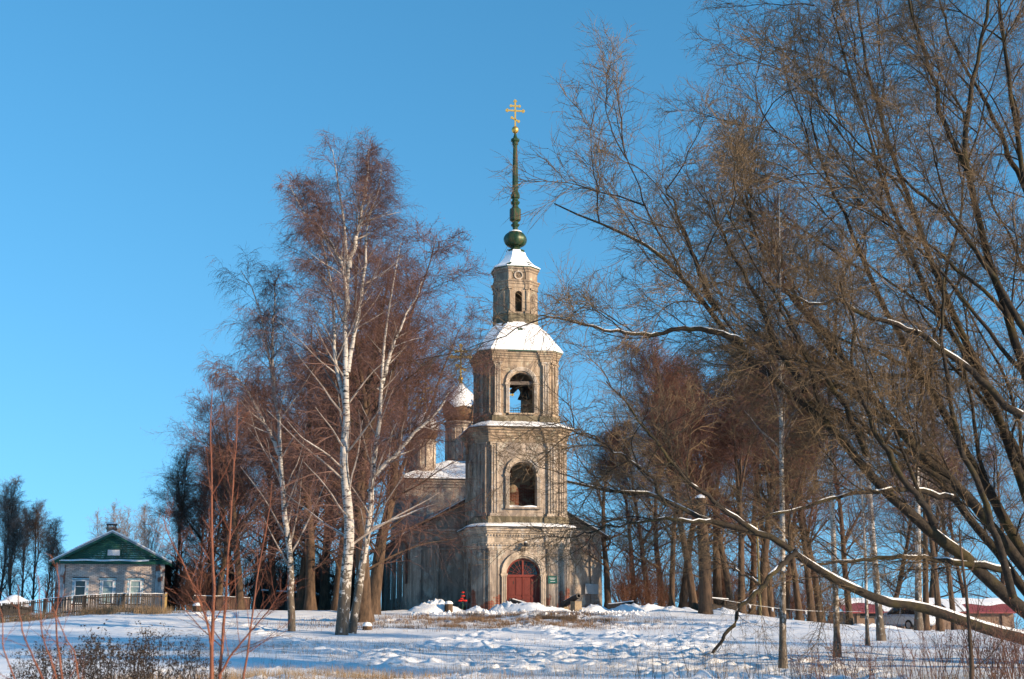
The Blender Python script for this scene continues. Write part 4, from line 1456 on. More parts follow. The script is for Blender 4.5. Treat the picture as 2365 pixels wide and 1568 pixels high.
cab = [(-0.95, 0.80, 1.05), (-0.15, 0.66, 1.60), (0.5, 0.66, 1.66), (1.35, 0.66, 1.62), (2.0, 0.76, 1.04)]
rings = [[(x, -hw, z), (x, -hw * 0.55, z + (0.03 if 0 < i < 4 else 0)), (x, hw * 0.55, z + (0.03 if 0 < i < 4 else 0)), (x, hw, z)] for i, (x, hw, z) in enumerate(cab)]
q = MB(); q.loft(rings[1:4], 0, close=False); q.build('roof', M['car_paint'], car)
q = MB(); q.loft(rings[0:2], 0, close=False); q.build('windscreen', M['glass'], car)
q = MB(); q.loft(rings[3:5], 0, close=False); q.build('rear_window', M['glass'], car)
for sg in (-1, 1):
    q = MB(); q.add([(-0.95, sg * 0.80, 1.05), (-0.15, sg * 0.66, 1.58), (1.35, sg * 0.66, 1.60), (2.0, sg * 0.76, 1.04)], [(0, 1, 2, 3)]); q.build('side_window', M['glass'], car)
    q = MB(); q.bar((-0.97, sg * 0.80, 1.05), (-0.15, sg * 0.665, 1.60), 0.035, 5); q.bar((0.45, sg * 0.80, 1.08), (0.42, sg * 0.67, 1.62), 0.03, 5); q.build('pillar', M['car_paint'], car)
    q = MB(); q.box((-2.04, sg * 0.62, 0.80), (0.2, 0.34, 0.13), 0, 0, 0, 0); q.build('headlight', M['lens_glass'], car)
    q = MB(); q.box((-0.75, sg * 1.0, 1.12), (0.14, 0.2, 0.14)); q.build('mirror', M['car_paint'], car)
    for xw in (-1.35, 1.35):
        q = MB(); q.bar((xw, sg * 0.72, 0.34), (xw, sg * 0.93, 0.34), 0.34, 18); wh = q.build('wheel', M['tyre'], car)
        q = MB(); q.bar((xw, sg * 0.90, 0.34), (xw, sg * 0.945, 0.34), 0.21, 12); q.build('rim', M['grey_metal'], wh)
q = MB(); q.box((-2.13, 0, 0.62), (0.1, 1.05, 0.22)); q.build('grille', M['iron'], car)
q = MB(); q.box((-2.1, 0, 0.40), (0.16, 1.45, 0.16)); q.build('bumper', M['iron'], car)
q = MB(); q.box((0.6, 0, 1.72), (1.7, 1.1, 0.05)); q.build('snow', M['snow'], car)


# ------------------------------------------------------------------ cannons, stumps, snow heaps by the tower
def cannon(label, loc, rz, pitch, ln=1.5, r=0.13, block=(0.42, 0.4, 0.42), bx=0.25, lift=0.42):
    c = thing('cannon', label, 'cannon', loc, rz, 'old cannons by the church')
    q = MB()
    prof = [(0.02, -0.13), (0.06, -0.10), (0.05, -0.04), (r * 1.25, 0.0), (r * 1.3, 0.06), (r * 1.2, 0.1), (r * 1.15, ln * 0.42), (r * 1.22, ln * 0.44), (r * 1.02, ln * 0.48), (r * 0.86, ln * 0.92), (r * 1.12, ln * 0.95), (r * 1.12, ln), (r * 0.6, ln), (r * 0.58, ln - 0.25), (0.01, ln - 0.26)]
    n = 16
    rings = []
    ca, sa = math.cos(pitch), math.sin(pitch)
    for rr, s in prof:
        rings.append([(s * ca - rr * math.cos(t) * sa, rr * math.sin(t), s * sa + rr * math.cos(t) * ca + lift) for t in [2 * math.pi * i / n for i in range(n)]])
    q.loft(rings, 0, cap0=True)
    b = q.build('barrel', M['iron'], c, smooth=False)
    q = MB()
    rows = []
    for i in range(12):
        s = 0.1 + (ln - 0.3) * i / 11
        rr = r * 1.08
        rows.append([(s * ca - rr * math.cos(t) * sa * 1.06, rr * math.sin(t), s * sa + (rr * math.cos(t) + 0.025 * math.cos(t)) * ca + lift) for t in np.linspace(-0.75, 0.75, 5)])
    q.loft(rows, 0, close=False); q.build('snow', M['snow'], b, smooth=True)
    q = MB()
    x = ln - bx - block[0] / 2
    q.box((x, 0, block[2] / 2 - 0.05), block)
    q.build('block', M['stone'], c)
    q = MB(); q.box((0.15, 0, lift / 2 - 0.1), (0.3, 0.34, max(0.1, lift - 0.05))); q.build('block', M['stone'], c)
    return c


def wpt(px, py, Y):
    x = float(at(px, py, Y)[0])
    return (x, Y, H(x, Y))


p = wpt(1307, 1418, 80.6)
cannon('old cannon on a stone block right of the red door, muzzle towards the viewer', (p[0] - 0.1, p[1] + 0.9, p[2] + 0.02), R(-58), R(17), 1.6, 0.15, (0.45, 0.46, 0.6), 0.12, 0.38)
p = wpt(1402, 1422, 82.5)
cannon('dark cannon lying lengthwise beyond the church corner', (p[0], p[1], p[2] - 0.02), R(-6), R(7), 1.75, 0.15, (0.4, 0.5, 0.36), 0.02, 0.24)
p = wpt(1205, 1415, 81.0)
cannon('small cannon half buried in the snow heap left of the red door', (p[0] + 0.25, p[1] + 0.1, p[2] + 0.05), R(150), R(14), 1.1, 0.12, (0.3, 0.35, 0.35), 0.1, 0.3)


def snow_heap(label, px, py, Y, rx, ry, hz, seed):
    x, y, z = wpt(px, py, Y)
    n, m_ = 34, 15
    V = []
    for j in range(m_ + 1):
        t = j / m_
        for i in range(n):
            a = 2 * math.pi * i / n
            xx, yy = rx * t * math.cos(a), ry * t * math.sin(a)
            hh = 0.86 * hz * (1 - t * t) ** 1.3
            nzv = float(vnoise(np.array(xx * 2.1 + seed * 7.3), np.array(yy * 2.1), seed)) * 0.55 + float(vnoise(np.array(xx * 5.5), np.array(yy * 5.5 + seed), seed + 1)) * 0.45 + 0.25 * float(vnoise(np.array(xx * 12), np.array(yy * 12 + seed), seed + 2))
            hh = hh * (0.85 + 0.9 * nzv) + (1 - t) * 0.1 * nzv - (0.18 if j == m_ else 0.05 * t)
            V.append((xx, yy, hh))
    fs = []
    for j in range(m_):
        for i in range(n):
            k = (i + 1) % n
            fs.append((j * n + i, j * n + k, (j + 1) * n + k, (j + 1) * n + i))
    q = MB(); q.add(V, fs)
    o = q.build('snow_heap', M['snow'], None, smooth=True, loc=(x, y, z))
    return tag(o, label, 'snow heap', 'shovelled snow heaps')


snow_heap('widest shovelled snow heap with a stump in it, left of the tower', 1005, 1424, 79.6, 1.7, 1.2, 0.78, 1)
snow_heap('low snow heap at the left corner of the tower', 1100, 1424, 79.4, 0.75, 0.6, 0.38, 2)
snow_heap('peaked snow heap just left of the red door', 1172, 1426, 79.2, 1.15, 0.8, 0.75, 3)
snow_heap('long lumpy snow heap in front of the red door', 1225, 1430, 78.9, 1.7, 0.7, 0.50, 4)
snow_heap('lumpy snow heap right of the red door beside the cannon', 1282, 1430, 79.0, 1.1, 0.6, 0.32, 5)
snow_heap('low snow heap under the right church wall', 1365, 1426, 81.0, 1.5, 0.7, 0.34, 6)
snow_heap('long snow bank right of the church beyond the cannon', 1480, 1432, 81.0, 2.4, 0.9, 0.5, 7)
snow_heap('low snow bank at the foot of the linden row', 1560, 1434, 80.0, 1.6, 0.8, 0.32, 8)
snow_heap('snow heap by the stout linden in front of the row', 1668, 1436, 79.0, 1.3, 0.8, 0.36, 9)
snow_heap('snow bank by the path in front of the long shed', 2010, 1446, 90.0, 2.6, 1.0, 0.5, 10)
# clods thrown off the heaps: nobody could count them
rs = np.random.RandomState(4)
q = MB()
for i in range(520):
    px = rs.uniform(950, 1500)
    Y = rs.uniform(75.5, 79.8)
    x = at_x(px, 1432, Y)
    s = abs(rs.normal(0, 0.05)) + 0.025
    z = H(x, Y)
    a = rs.uniform(0, 6.28)
    q.add([(x + s * 1.3 * math.cos(a), Y + s * math.sin(a), z), (x + s * math.cos(a + 1.9), Y + s * math.sin(a + 1.9), z - 0.02), (x + s * math.cos(a + 4), Y + s * math.sin(a + 4), z - 0.02), (x + rs.normal(0, 0.3) * s, Y, z + s * 1.1)], [(0, 1, 3), (1, 2, 3), (2, 0, 3)])
o = q.build('snow_clods', M['snow'], None); tag(o, 'scattered clods of snow before the tower', 'snow clods', kind='stuff')


def stump(label, px, py, Y, r, h, rot=0.0, lie=False):
    x, y, z = wpt(px, py, Y)
    t = thing('tree_stump', label, 'stump', (x, y, z))
    q = MB(); q.lathe([(r * 1.25, -0.2), (r * 1.05, h * 0.3), (r, h), (r * 0.9, h + 0.01), (0.01, h + 0.01)], 12); b = q.build('wood', M['linden_bark'], t, smooth=False)
    q = MB(); q.lathe([(r * 1.0, h), (r * 1.08, h + 0.05), (r * 0.7, h + 0.15), (0.02, h + 0.18)], 12); q.build('snow', M['snow'], t, smooth=True)
    return t


stump('dark cut stump poking out of the wide snow heap', 1036, 1420, 78.6, 0.22, 0.42)
stump('snow capped stump on the slope right of the big birch', 848, 1455, 63.5, 0.2, 0.16)
stump('snow capped stump at the edge of the brown thicket', 455, 1425, 80.5, 0.26, 0.34)
# red artificial flowers on a wire stand
x, y, z = wpt(1068, 1415, 79.9)
fl = thing('flower_stand', 'small stand of red artificial flowers at the tower corner', 'flowers', (x, y, z))
q = MB(); q.bar((0, 0, -0.1), (0.02, 0, 0.98), 0.018, 6)
for k in range(5): q.bar((0, 0, 0.1), (0.2 * math.cos(k * 1.25), 0.2 * math.sin(k * 1.25), 0.35), 0.01, 4)
q.build('stem', M['green_metal'], fl)
for zz, rr, dx in ((0.98, 0.085, 0.02), (0.78, 0.10, 0.03), (0.64, 0.085, -0.04), (0.52, 0.12, -0.12), (0.52, 0.12, 0.13), (0.54, 0.1, 0.0)):
    q = MB()
    for k in range(6):
        a = k * 1.047
        q.lathe([(0.01, -rr * 0.4), (rr * 0.55, -rr * 0.1), (rr * 0.5, rr * 0.3), (0.01, rr * 0.5)], 6, (dx + rr * 0.55 * math.cos(a), rr * 0.55 * math.sin(a), zz))
    o = q.build('blossom', M['red'], fl)
# slender pale pole and the line of rags strung between the trunks
x, y, z = wpt(1757, 1422, 88)
po = thing('wooden_pole', 'slender pale pole standing among the dark linden trunks', 'pole', (x, y, z))
q = MB(); q.bar((0, 0, -0.3), (-0.05, 0, 5.8), 0.085, 8, 0, 0.06); q.build('shaft', M['wood_yellow'], po)
ln_ = thing('rag_line', 'cord with white rags strung low between the linden trunks', 'cord')
A_, B_ = np.array(wpt(1655, 1430, 84)) + (0, 0, 0.75), np.array(wpt(1990, 1440, 86)) + (0, 0, 1.0)
q = MB()
pts = [A_ + (B_ - A_) * t - np.array((0, 0, 0.25 * math.sin(math.pi * t))) for t in np.linspace(0, 1, 14)]
for p_, q_ in zip(pts[:-1], pts[1:]): q.bar(p_, q_, 0.012, 4)
q.build('cord', M['white'], ln_)
for k in (3, 5, 8, 10):
    q = MB(); c = pts[k]; q.add([(c[0] - 0.07, c[1], c[2]), (c[0] + 0.07, c[1], c[2]), (c[0] + 0.03, c[1] - 0.04, c[2] - 0.24), (c[0] - 0.05, c[1] + 0.03, c[2] - 0.2)], [(0, 1, 2, 3)]); q.build('rag', M['white'], ln_)
# low dark covered heap between the trunks
x, y, z = wpt(1668, 1428, 85)
hp = thing('covered_heap', 'low dark heap under a snow dusted flat board between the linden trunks', 'heap', (x, y, z), R(8))
q = MB()
rows = [[(xx, yy, 0.55 * (1 - (xx / 1.3) ** 4) * (1 - (yy / 0.8) ** 2) + 0.08 * math.sin(5 * xx + 3 * yy)) for xx in np.linspace(-1.25, 1.25, 14)] for yy in np.linspace(-0.75, 0.75, 7)]
q.loft(rows, 0, close=False); q.build('cover', M['wood_dark'], hp)
q = MB(); q.box((-0.3, -0.1, 0.78), (1.2, 0.8, 0.06), 0, 0, R(4)); bo = q.build('board', M['wood_dark'], hp)
q = MB(); q.box((-0.3, -0.1, 0.83), (1.16, 0.76, 0.05), 0, 0, R(4)); q.build('snow', M['snow'], bo)
for sx_ in (-0.7, 0.1):
    q = MB(); q.box((sx_, -0.1, 0.36), (0.08, 0.5, 0.8)); q.build('support', M['wood_dark'], hp)
# ------------------------------------------------------------------ trees
def norm(v):
    return v / np.maximum(1e-9, np.linalg.norm(v, axis=-1, keepdims=True))


def smooth_path(pts, K):
    """Catmull-Rom through measured points, K samples evenly along the length."""
    P = np.asarray(pts, float)
    P = np.vstack([2 * P[0] - P[1], P, 2 * P[-1] - P[-2]])
    out = []
    for i in range(1, len(P) - 2):
        t = np.linspace(0, 1, 12, endpoint=False)[:, None]
        p0, p1, p2, p3 = P[i - 1], P[i], P[i + 1], P[i + 2]
        out.append(0.5 * ((2 * p1) + (-p0 + p2) * t + (2 * p0 - 5 * p1 + 4 * p2 - p3) * t ** 2 + (-p0 + 3 * p1 - 3 * p2 + p3) * t ** 3))
    out.append(P[-2:-1])
    out = np.vstack(out)
    cum = np.concatenate([[0], np.cumsum(np.linalg.norm(np.diff(out, axis=0), axis=1))])
    tt = np.linspace(0, cum[-1], K)
    return np.stack([np.interp(tt, cum, out[:, k]) for k in range(3)], 1)


def grow(rs, P0, D0, Ln, R0, R1, K, wob, trop):
    B = len(P0)
    P = np.empty((B, K, 3))
    P[:, 0] = P0
    d = norm(D0)
    st = (Ln / (K - 1))[:, None]
    trop = np.asarray(trop, float)
    for k in range(1, K):
        d = norm(d + rs.normal(0, wob, (B, 3)) + trop)
        P[:, k] = P[:, k - 1] + d * st
    t = np.linspace(0, 1, K)[None]
    return P, R0[:, None] * (1 - t) + R1[:, None] * t


def spawn(rs, P, Rr, Ln, m, t0, t1, ang, ang_sd, lf, rr, rmin, bias=(0, 0, 0), flat=1.0):
    """m children along every parent: start points, directions, lengths, radii."""
    B, K = P.shape[:2]
    par = np.repeat(np.arange(B), m)
    j = np.tile(np.arange(m), B)
    t = t0 + (t1 - t0) * (j + rs.uniform(0, 1, B * m)) / m
    f = np.clip(t, 0, 0.999) * (K - 1)
    k = f.astype(int)
    w = (f - k)[:, None]
    a, b = P[par, k], P[par, k + 1]
    pos = a * (1 - w) + b * w
    tan = norm(b - a)
    rad = Rr[par, k] * (1 - w[:, 0]) + Rr[par, k + 1] * w[:, 0]
    q = rs.normal(0, 1, (B * m, 3)) * np.array((1, 1, flat))
    perp = norm(q - (q * tan).sum(1, keepdims=True) * tan)
    an = np.clip(rs.normal(ang, ang_sd, B * m), R(8), R(100))[:, None]
    D = norm(np.cos(an) * tan + np.sin(an) * perp + np.asarray(bias))
    L2 = lf(t, Ln[par]) * rs.uniform(0.7, 1.25, B * m)
    return pos, D, L2, np.maximum(rmin, np.minimum(rad * rr, rad * 0.9))


class TB:
    """Collects tubes for one mesh."""
    def __init__(self):
        self.V, self.Q, self.T, self.mq, self.mt, self.n = [], [], [], [], [], 0

    def tubes(self, P, Rr, S, mi=0, tip=False):
        B, K = P.shape[:2]
        if B == 0: return
        tan = norm(np.gradient(P, axis=1))
        ref = np.where(np.abs(tan[..., 2:3]) > 0.9, np.array((1.0, 0, 0)), np.array((0, 0, 1.0)))
        n1 = norm(np.cross(tan, ref))
        n2 = np.cross(tan, n1)
        ang = 2 * np.pi * np.arange(S) / S
        ring = (n1[:, :, None] * np.cos(ang)[None, None, :, None] + n2[:, :, None] * np.sin(ang)[None, None, :, None]) * Rr[:, :, None, None] + P[:, :, None]
        if tip:
            V = np.concatenate([ring[:, :-1].reshape(B, -1, 3), P[:, -1:]], 1)
            per = (K - 1) * S + 1
            kq = K - 2
        else:
            V = ring.reshape(B, -1, 3)
            per = K * S
            kq = K - 1
        base = self.n + np.arange(B)[:, None, None] * per
        kk, ii = np.arange(kq)[None, :, None] * S, np.arange(S)[None, None]
        jj = (np.arange(S)[None, None] + 1) % S
        if kq > 0:
            q = np.stack(np.broadcast_arrays(base + kk + ii, base + kk + jj, base + kk + S + jj, base + kk + S + ii), -1).reshape(-1, 4)
            self.Q.append(q); self.mq.append(np.full(len(q), mi))
        if tip:
            t = np.stack(np.broadcast_arrays(base + (K - 2) * S + ii, base + (K - 2) * S + jj, base + per - 1), -1).reshape(-1, 3)
            self.T.append(t); self.mt.append(np.full(len(t), mi))
        self.V.append(V.reshape(-1, 3))
        self.n += B * per

    def flecks(self, C, size, rs, mi):
        B = len(C)
        a = norm(rs.normal(0, 1, (B, 3))) * size
        b = norm(rs.normal(0, 1, (B, 3))) * size * 0.7
        V = np.stack([C, C + a + b * 0.5, C + a * 0.3 - b], 1)
        t = self.n + np.arange(B * 3).reshape(B, 3)
        self.V.append(V.reshape(-1, 3)); self.T.append(t); self.mt.append(np.full(B, mi)); self.n += B * 3

    def mesh(self, name, mats, smooth=False, off=(0, 0, 0)):
        cat = lambda l, w: np.concatenate(l) if l else np.zeros((0, w), int)
        c1 = lambda l: np.concatenate(l) if l else np.zeros(0, int)
        return np_mesh(name, np.concatenate(self.V) - np.asarray(off), cat(self.Q, 4), cat(self.T, 3), mats, c1(self.mq), c1(self.mt), smooth)


TRI = {}


def snow_on(tb, P, Rr, rs, mi=0, thr=0.08, steep=0.86):
    """A ridge of snow lying along the upper side of a limb, broken where the limb is steep or thin."""
    B, K = P.shape[:2]
    tan = norm(np.gradient(P, axis=1))
    flat = np.clip((steep - np.abs(tan[..., 2])) / 0.35, 0, 1)
    nz = rs.uniform(0.2, 1.0, (B, K))
    nz = (nz + np.roll(nz, 1, 1)) / 2
    r = Rr * 0.66 * flat * np.clip((nz - np.where(Rr > 0.07, 0.12, 0.3)) * 3, 0, 1) * (Rr > thr * 0.3)
    up = np.array((0, 0, 1.0)) - tan * tan[..., 2:3]
    up = norm(up)
    C = P + up * (Rr * 0.62)[..., None]
    tb.tubes(C, np.maximum(r, 0.0005), 6, mi)


def limb_paths(specs, K=26, rsd=None):
    """specs: list of (points (px,py,Y), r0 px, r1 px) -> resampled limbs with radii in metres."""
    Ps, Rs, Ls = [], [], []
    for pts, r0, r1 in specs:
        W = np.array([at(*p) for p in pts])
        P = smooth_path(W, K)
        Ym = P[:, 1].mean()
        t = np.linspace(0, 1, K)
        rr = (r0 + (r1 - r0) * t ** 0.8) * Ym / FPX
        Ps.append(P); Rs.append(rr); Ls.append(np.linalg.norm(np.diff(P, axis=0), axis=1).sum())
    return np.array(Ps), np.array(Rs), np.array(Ls)


def wander(rs, P, amp):
    B, K = P.shape[:2]
    n = np.cumsum(rs.normal(0, amp, (B, K, 3)), 1)
    n -= n[:, :1]
    lin = np.linspace(0, 1, K)[None, :, None]
    return P + n - n[:, -1:] * lin


def place_tree(name, label, loc, meshes, rz=0.0, sc=(1, 1, 1), group=None, cat='tree', lean=(0, 0)):
    t = thing(name, label, cat, loc, rz, group)
    t.rotation_euler = (lean[0], lean[1], rz)
    t.scale = sc
    for nm, me in meshes:
        link(bpy.data.objects.new(nm, me), t)
    return t


# ---- big willow whose trunks stand outside the frame on the right
WY = 35.0


def wl(pts, y0, y1=None):
    y1 = y0 if y1 is None else y1
    n = len(pts)
    return [(x, y, y0 + (y1 - y0) * i / (n - 1)) for i, (x, y) in enumerate(pts)]


willow_specs = [
    (wl([(2500, 1545), (2440, 1500), (2365, 1478), (2230, 1432), (2100, 1392), (1990, 1360), (1900, 1312), (1830, 1266), (1740, 1226), (1650, 1205), (1590, 1188), (1500, 1150), (1400, 1135), (1310, 1112)], 36, 33), 17.5, 2.5),
    (wl([(1745, 1228), (1660, 1170), (1600, 1120), (1540, 1060), (1490, 985), (1440, 930), (1400, 880)], 33.6, 32), 7, 1.5),
    (wl([(1640, 1203), (1560, 1200), (1480, 1212), (1400, 1232), (1330, 1240)], 33.2, 32), 5, 1.5),
    (wl([(1540, 1168), (1470, 1090), (1400, 1040), (1340, 1010), (1300, 960)], 33, 32), 4.5, 1.2),
    (wl([(1840, 1272), (1795, 1318), (1754, 1354), (1700, 1404), (1676, 1450), (1646, 1508)], 33.8, 33), 7, 3.5),
    (wl([(1754, 1354), (1715, 1325), (1688, 1300), (1640, 1290)], 33.4, 33), 3.5, 1.2),
    (wl([(2520, 1560), (2440, 1470), (2330, 1370), (2260, 1290), (2180, 1225), (2120, 1170), (2060, 1118), (1960, 1000), (1860, 905), (1790, 850), (1700, 775), (1650, 715), (1600, 655), (1540, 590), (1460, 545), (1370, 505), (1280, 470)], 37.5, 34), 20, 1.6),
    (wl([(1715, 790), (1640, 772), (1560, 768), (1480, 778), (1400, 765), (1320, 745), (1240, 730)], 35, 33.5), 8, 1.5),
    (wl([(1650, 715), (1620, 620), (1570, 520), (1535, 430)], 34.8, 35.5), 9, 1.5),
    (wl([(1860, 905), (1800, 790), (1740, 660), (1670, 530), (1640, 450)], 35, 36.5), 10, 1.5),
    (wl([(2530, 1540), (2430, 1390), (2340, 1270), (2240, 1150), (2140, 1050), (2040, 935), (1960, 845), (1880, 755), (1820, 690), (1760, 600), (1715, 490), (1690, 410)], 38, 37), 18, 1.5),
    (wl([(2540, 1540), (2400, 1330), (2300, 1150), (2200, 980), (2120, 850), (2040, 700), (1980, 560), (1920, 420), (1885, 310), (1868, 230)], 39, 38.5), 17, 1.5),
    (wl([(2545, 1520), (2420, 1250), (2340, 1050), (2280, 900), (2200, 720), (2130, 560), (2070, 400), (2020, 240), (1990, 100), (1970, -50)], 38, 40), 15, 2),
    (wl([(2550, 1510), (2450, 1200), (2400, 950), (2340, 750), (2290, 600), (2245, 420), (2230, 300), (2255, 150), (2280, 0), (2290, -120)], 37, 37), 17, 3),
    (wl([(2245, 420), (2200, 300), (2150, 160), (2110, 20), (2080, -120)], 37, 38), 8, 2),
    (wl([(2560, 1500), (2490, 1100), (2440, 800), (2400, 600), (2360, 400), (2330, 200), (2310, 0), (2300, -150)], 38.5, 39), 14, 3),
    (wl([(2330, 1320), (2250, 1303), (2110, 1293), (2000, 1298), (1920, 1312), (1850, 1306)], 37, 35.5), 9, 2.5),
    (wl([(2200, 1150), (2100, 1128), (2010, 1135), (1900, 1165), (1790, 1195), (1720, 1216)], 37, 34.5), 8, 2),
    (wl([(2360, 960), (2240, 850), (2130, 770), (2010, 728), (1940, 690), (1880, 702), (1830, 680)], 36, 34), 10, 3),
    (wl([(2530, 1530), (2400, 1390), (2250, 1200), (2100, 1020), (2000, 910), (1900, 790), (1800, 640), (1745, 510), (1720, 450)], 40, 39), 14, 1.5),
    (wl([(2540, 1500), (2450, 1300), (2350, 1050), (2230, 820), (2130, 640), (2050, 450), (2000, 300), (1950, 150), (1920, 20)], 41, 40), 13, 1.5),
    (wl([(2000, 1050), (1930, 930), (1850, 830), (1800, 740), (1770, 640)], 35.5, 34), 9, 2),
    (wl([(2160, 1210), (2050, 1060), (1990, 960), (1960, 860), (1970, 760), (1940, 650)], 35, 33.5), 9, 2.5),
    (wl([(2340, 1380), (2280, 1180), (2220, 1040), (2190, 900), (2170, 760), (2180, 640)], 36, 35), 10, 3),
    (wl([(2400, 820), (2300, 640), (2200, 520), (2110, 430), (2040, 330)], 36.5, 36), 10, 2),
    (wl([(2420, 560), (2350, 380), (2300, 260), (2220, 120), (2170, 0)], 39.5, 40), 9, 2),
]
rs = np.random.RandomState(3)
WP, WR, WL_ = limb_paths(willow_specs, 30)
WP = wander(rs, WP, 0.032)
WL_big = WL_ > 11
# long secondary limbs fanning up and to the left from the main ones
sel = WL_big.copy(); sel[0] = False
_p, _d, _l, _r = spawn(rs, WP[sel], WR[sel], WL_[sel], 5, 0.28, 0.85, R(30), R(12), lambda t, l: 7.6 - 3.2 * t, 0.55, 0.02, (-0.08, -0.03, 0.06))
SP, SR = grow(rs, _p, _d, _l, np.minimum(_r, 0.065), np.full(len(_r), 0.008), 16, 0.11, (-0.012, 0, 0.035))
tbT, tbC, tbS = TB(), TB(), TB()
tbT.tubes(SP, SR, 7, 0)
tbT.tubes(WP, WR, 10, 0)
snow_on(tbS, WP, WR, rs)


RAW = {}
PLACED = []


def bough_mesh(seed, ln, n1, n2, n3, ang=38):
    """One leafless willow bough along +Z: stem, side branches, twigs."""
    rs = np.random.RandomState(seed)
    tb = TB()
    P, Rr = grow(rs, np.zeros((1, 3)), np.array([[0, 0, 1.0]]), np.array([ln]), np.array([0.030]), np.array([0.005]), 11, 0.15, (0, 0, 0.02))
    tb.tubes(P, Rr, 5, 0)
    pos, D, L1, r1 = spawn(rs, P, Rr, np.array([ln]), n1, 0.06, 0.99, R(ang), R(13), lambda t, l: (0.56 - 0.32 * t) * l, 0.55, 0.013)
    P1, R1_ = grow(rs, pos, D, L1, r1, r1 * 0.35, 7, 0.16, (0, 0, 0.05))
    tb.tubes(P1, R1_, 3, 1)
    pos, D, L2, r2 = spawn(rs, P1, R1_, L1, n2, 0.10, 1.0, R(38), R(14), lambda t, l: (0.52 - 0.2 * t) * l + 0.14, 0.6, 0.0088)
    P2, R2_ = grow(rs, pos, D, L2, r2, r2 * 0.5, 4, 0.12, (0, 0, 0.02))
    tb.tubes(P2, R2_, 3, 1, tip=True)
    pos, D, L3, r3 = spawn(rs, P2, R2_, L2, n3, 0.12, 0.98, R(38), R(14), lambda t, l: 0.5 * l + 0.12, 0.7, 0.0060)
    P3, R3_ = grow(rs, pos, D, L3, r3, r3 * 0.5, 3, 0.12, (0, 0, 0.02))
    tb.tubes(P3, R3_, 3, 1, tip=True)
    me = tb.mesh('willow_bough', [M['willow_bark'], M['willow_twig']], False)
    RAW[me.name] = (np.concatenate(tb.V), np.concatenate(tb.Q), np.concatenate(tb.T), np.concatenate(tb.mq), np.concatenate(tb.mt))
    return me


wb = at(2520, 1520, 37.5); wb[2] = H(wb[0], wb[1])
wt = thing('willow_tree', 'huge leaning willow with snow lined limbs filling the right side', 'tree', tuple(wb))
link(bpy.data.objects.new('trunk', tbT.mesh('willow_trunk', [M['willow_bark']], True, wb)), wt)
BOUGH = [bough_mesh(51 + i, 4.2, 13, 7, 4, 34 + 3 * i) for i in range(5)]
SPARSE = [bough_mesh(57 + i, 4.2, 10, 6, 2, 44) for i in range(3)]


def add_boughs(P, Rr, Ln, m, t0, seed, s0, s1, bias, pool=BOUGH):
    rs = np.random.RandomState(seed)
    pos, D, L1, r1 = spawn(rs, P, Rr, Ln, m, t0, 1.0, R(40), R(14), lambda t, l: s0 + (s1 - s0) * t, 0.5, 0.01, bias)
    for p, d, l in zip(pos, D, L1):
        q = Vector(d).to_track_quat('Z', 'Y') @ Matrix.Rotation(rs.uniform(0, 6.28), 3, 'Z').to_quaternion()
        PLACED.append((l / 4.2, pool[rs.randint(len(pool))], p - wb, q))


low = np.zeros(len(WP), bool)
low[:6] = True                                     # the bottom limb and its offshoots carry few twigs
up_big, up_small = WL_big & ~low, ~WL_big & ~low
add_boughs(WP[up_big], WR[up_big], WL_[up_big], 11, 0.2, 5, 4.2, 2.8, (-0.08, -0.03, 0.20))
add_boughs(SP, SR, _l, 3, 0.2, 11, 3.8, 2.4, (-0.06, -0.02, 0.10))
add_boughs(WP[up_small], WR[up_small], WL_[up_small], 6, 0.15, 6, 3.2, 2.4, (-0.05, -0.03, 0.14))
add_boughs(WP[:1], WR[:1], WL_[:1], 14, 0.42, 7, 3.2, 2.2, (-0.05, 0.02, 0.16), SPARSE)
add_boughs(WP[1:4], WR[1:4], WL_[1:4], 11, 0.15, 8, 2.6, 1.9, (-0.05, 0.0, 0.08), SPARSE)
add_boughs(WP[4:6], WR[4:6], WL_[4:6], 5, 0.3, 9, 1.6, 1.2, (-0.05, 0.0, -0.05), SPARSE)
PLACED.sort(key=lambda e: -e[0])
for sc_, me, p, q in PLACED[:300]:                 # the 300 largest boughs are parts of their own
    o = link(bpy.data.objects.new('bough', me), wt)
    o.location = p
    o.rotation_mode = 'QUATERNION'
    o.rotation_quaternion = q
    o.scale = (sc_,) * 3
tb = TB()
for sc_, me, p, q in PLACED[300:]:                 # the smaller ones are one part
    V, Q_, T_, mq_, mt_ = RAW[me.name]
    tb.V.append(V @ np.array(q.to_matrix()).T * sc_ + p); tb.Q.append(Q_ + tb.n); tb.T.append(T_ + tb.n); tb.mq.append(mq_); tb.mt.append(mt_); tb.n += len(V)
if tb.n:
    o = link(bpy.data.objects.new('small_boughs', tb.mesh('willow_small_boughs', [M['willow_bark'], M['willow_twig']])), wt)
    o['kind'] = 'stuff'
print('boughs', len(PLACED))
o = link(bpy.data.objects.new('snow', tbS.mesh('willow_snow', [M['snow']], True, wb)), wt)
# the stools the limbs rise from
tb = TB()
st = []
for dx, dy, h_ in ((0, 0, 1.0), (0.5, 0.9, 1.3), (-0.3, 1.6, 1.0), (0.9, 0.2, 1.5)):
    p0 = np.array((wb[0] + dx, wb[1] + dy, wb[2] - 0.5))
    st.append(smooth_path([p0, p0 + (0.05, 0, h_ * 0.6), p0 + (0.1, 0, h_ + 0.6)], 8))
st = np.array(st)
tb.tubes(st, np.linspace(0.62, 0.36, 8)[None].repeat(len(st), 0), 12, 0)
link(bpy.data.objects.new('stump', tb.mesh('willow_stump', [M['willow_bark']], True, wb)), wt)


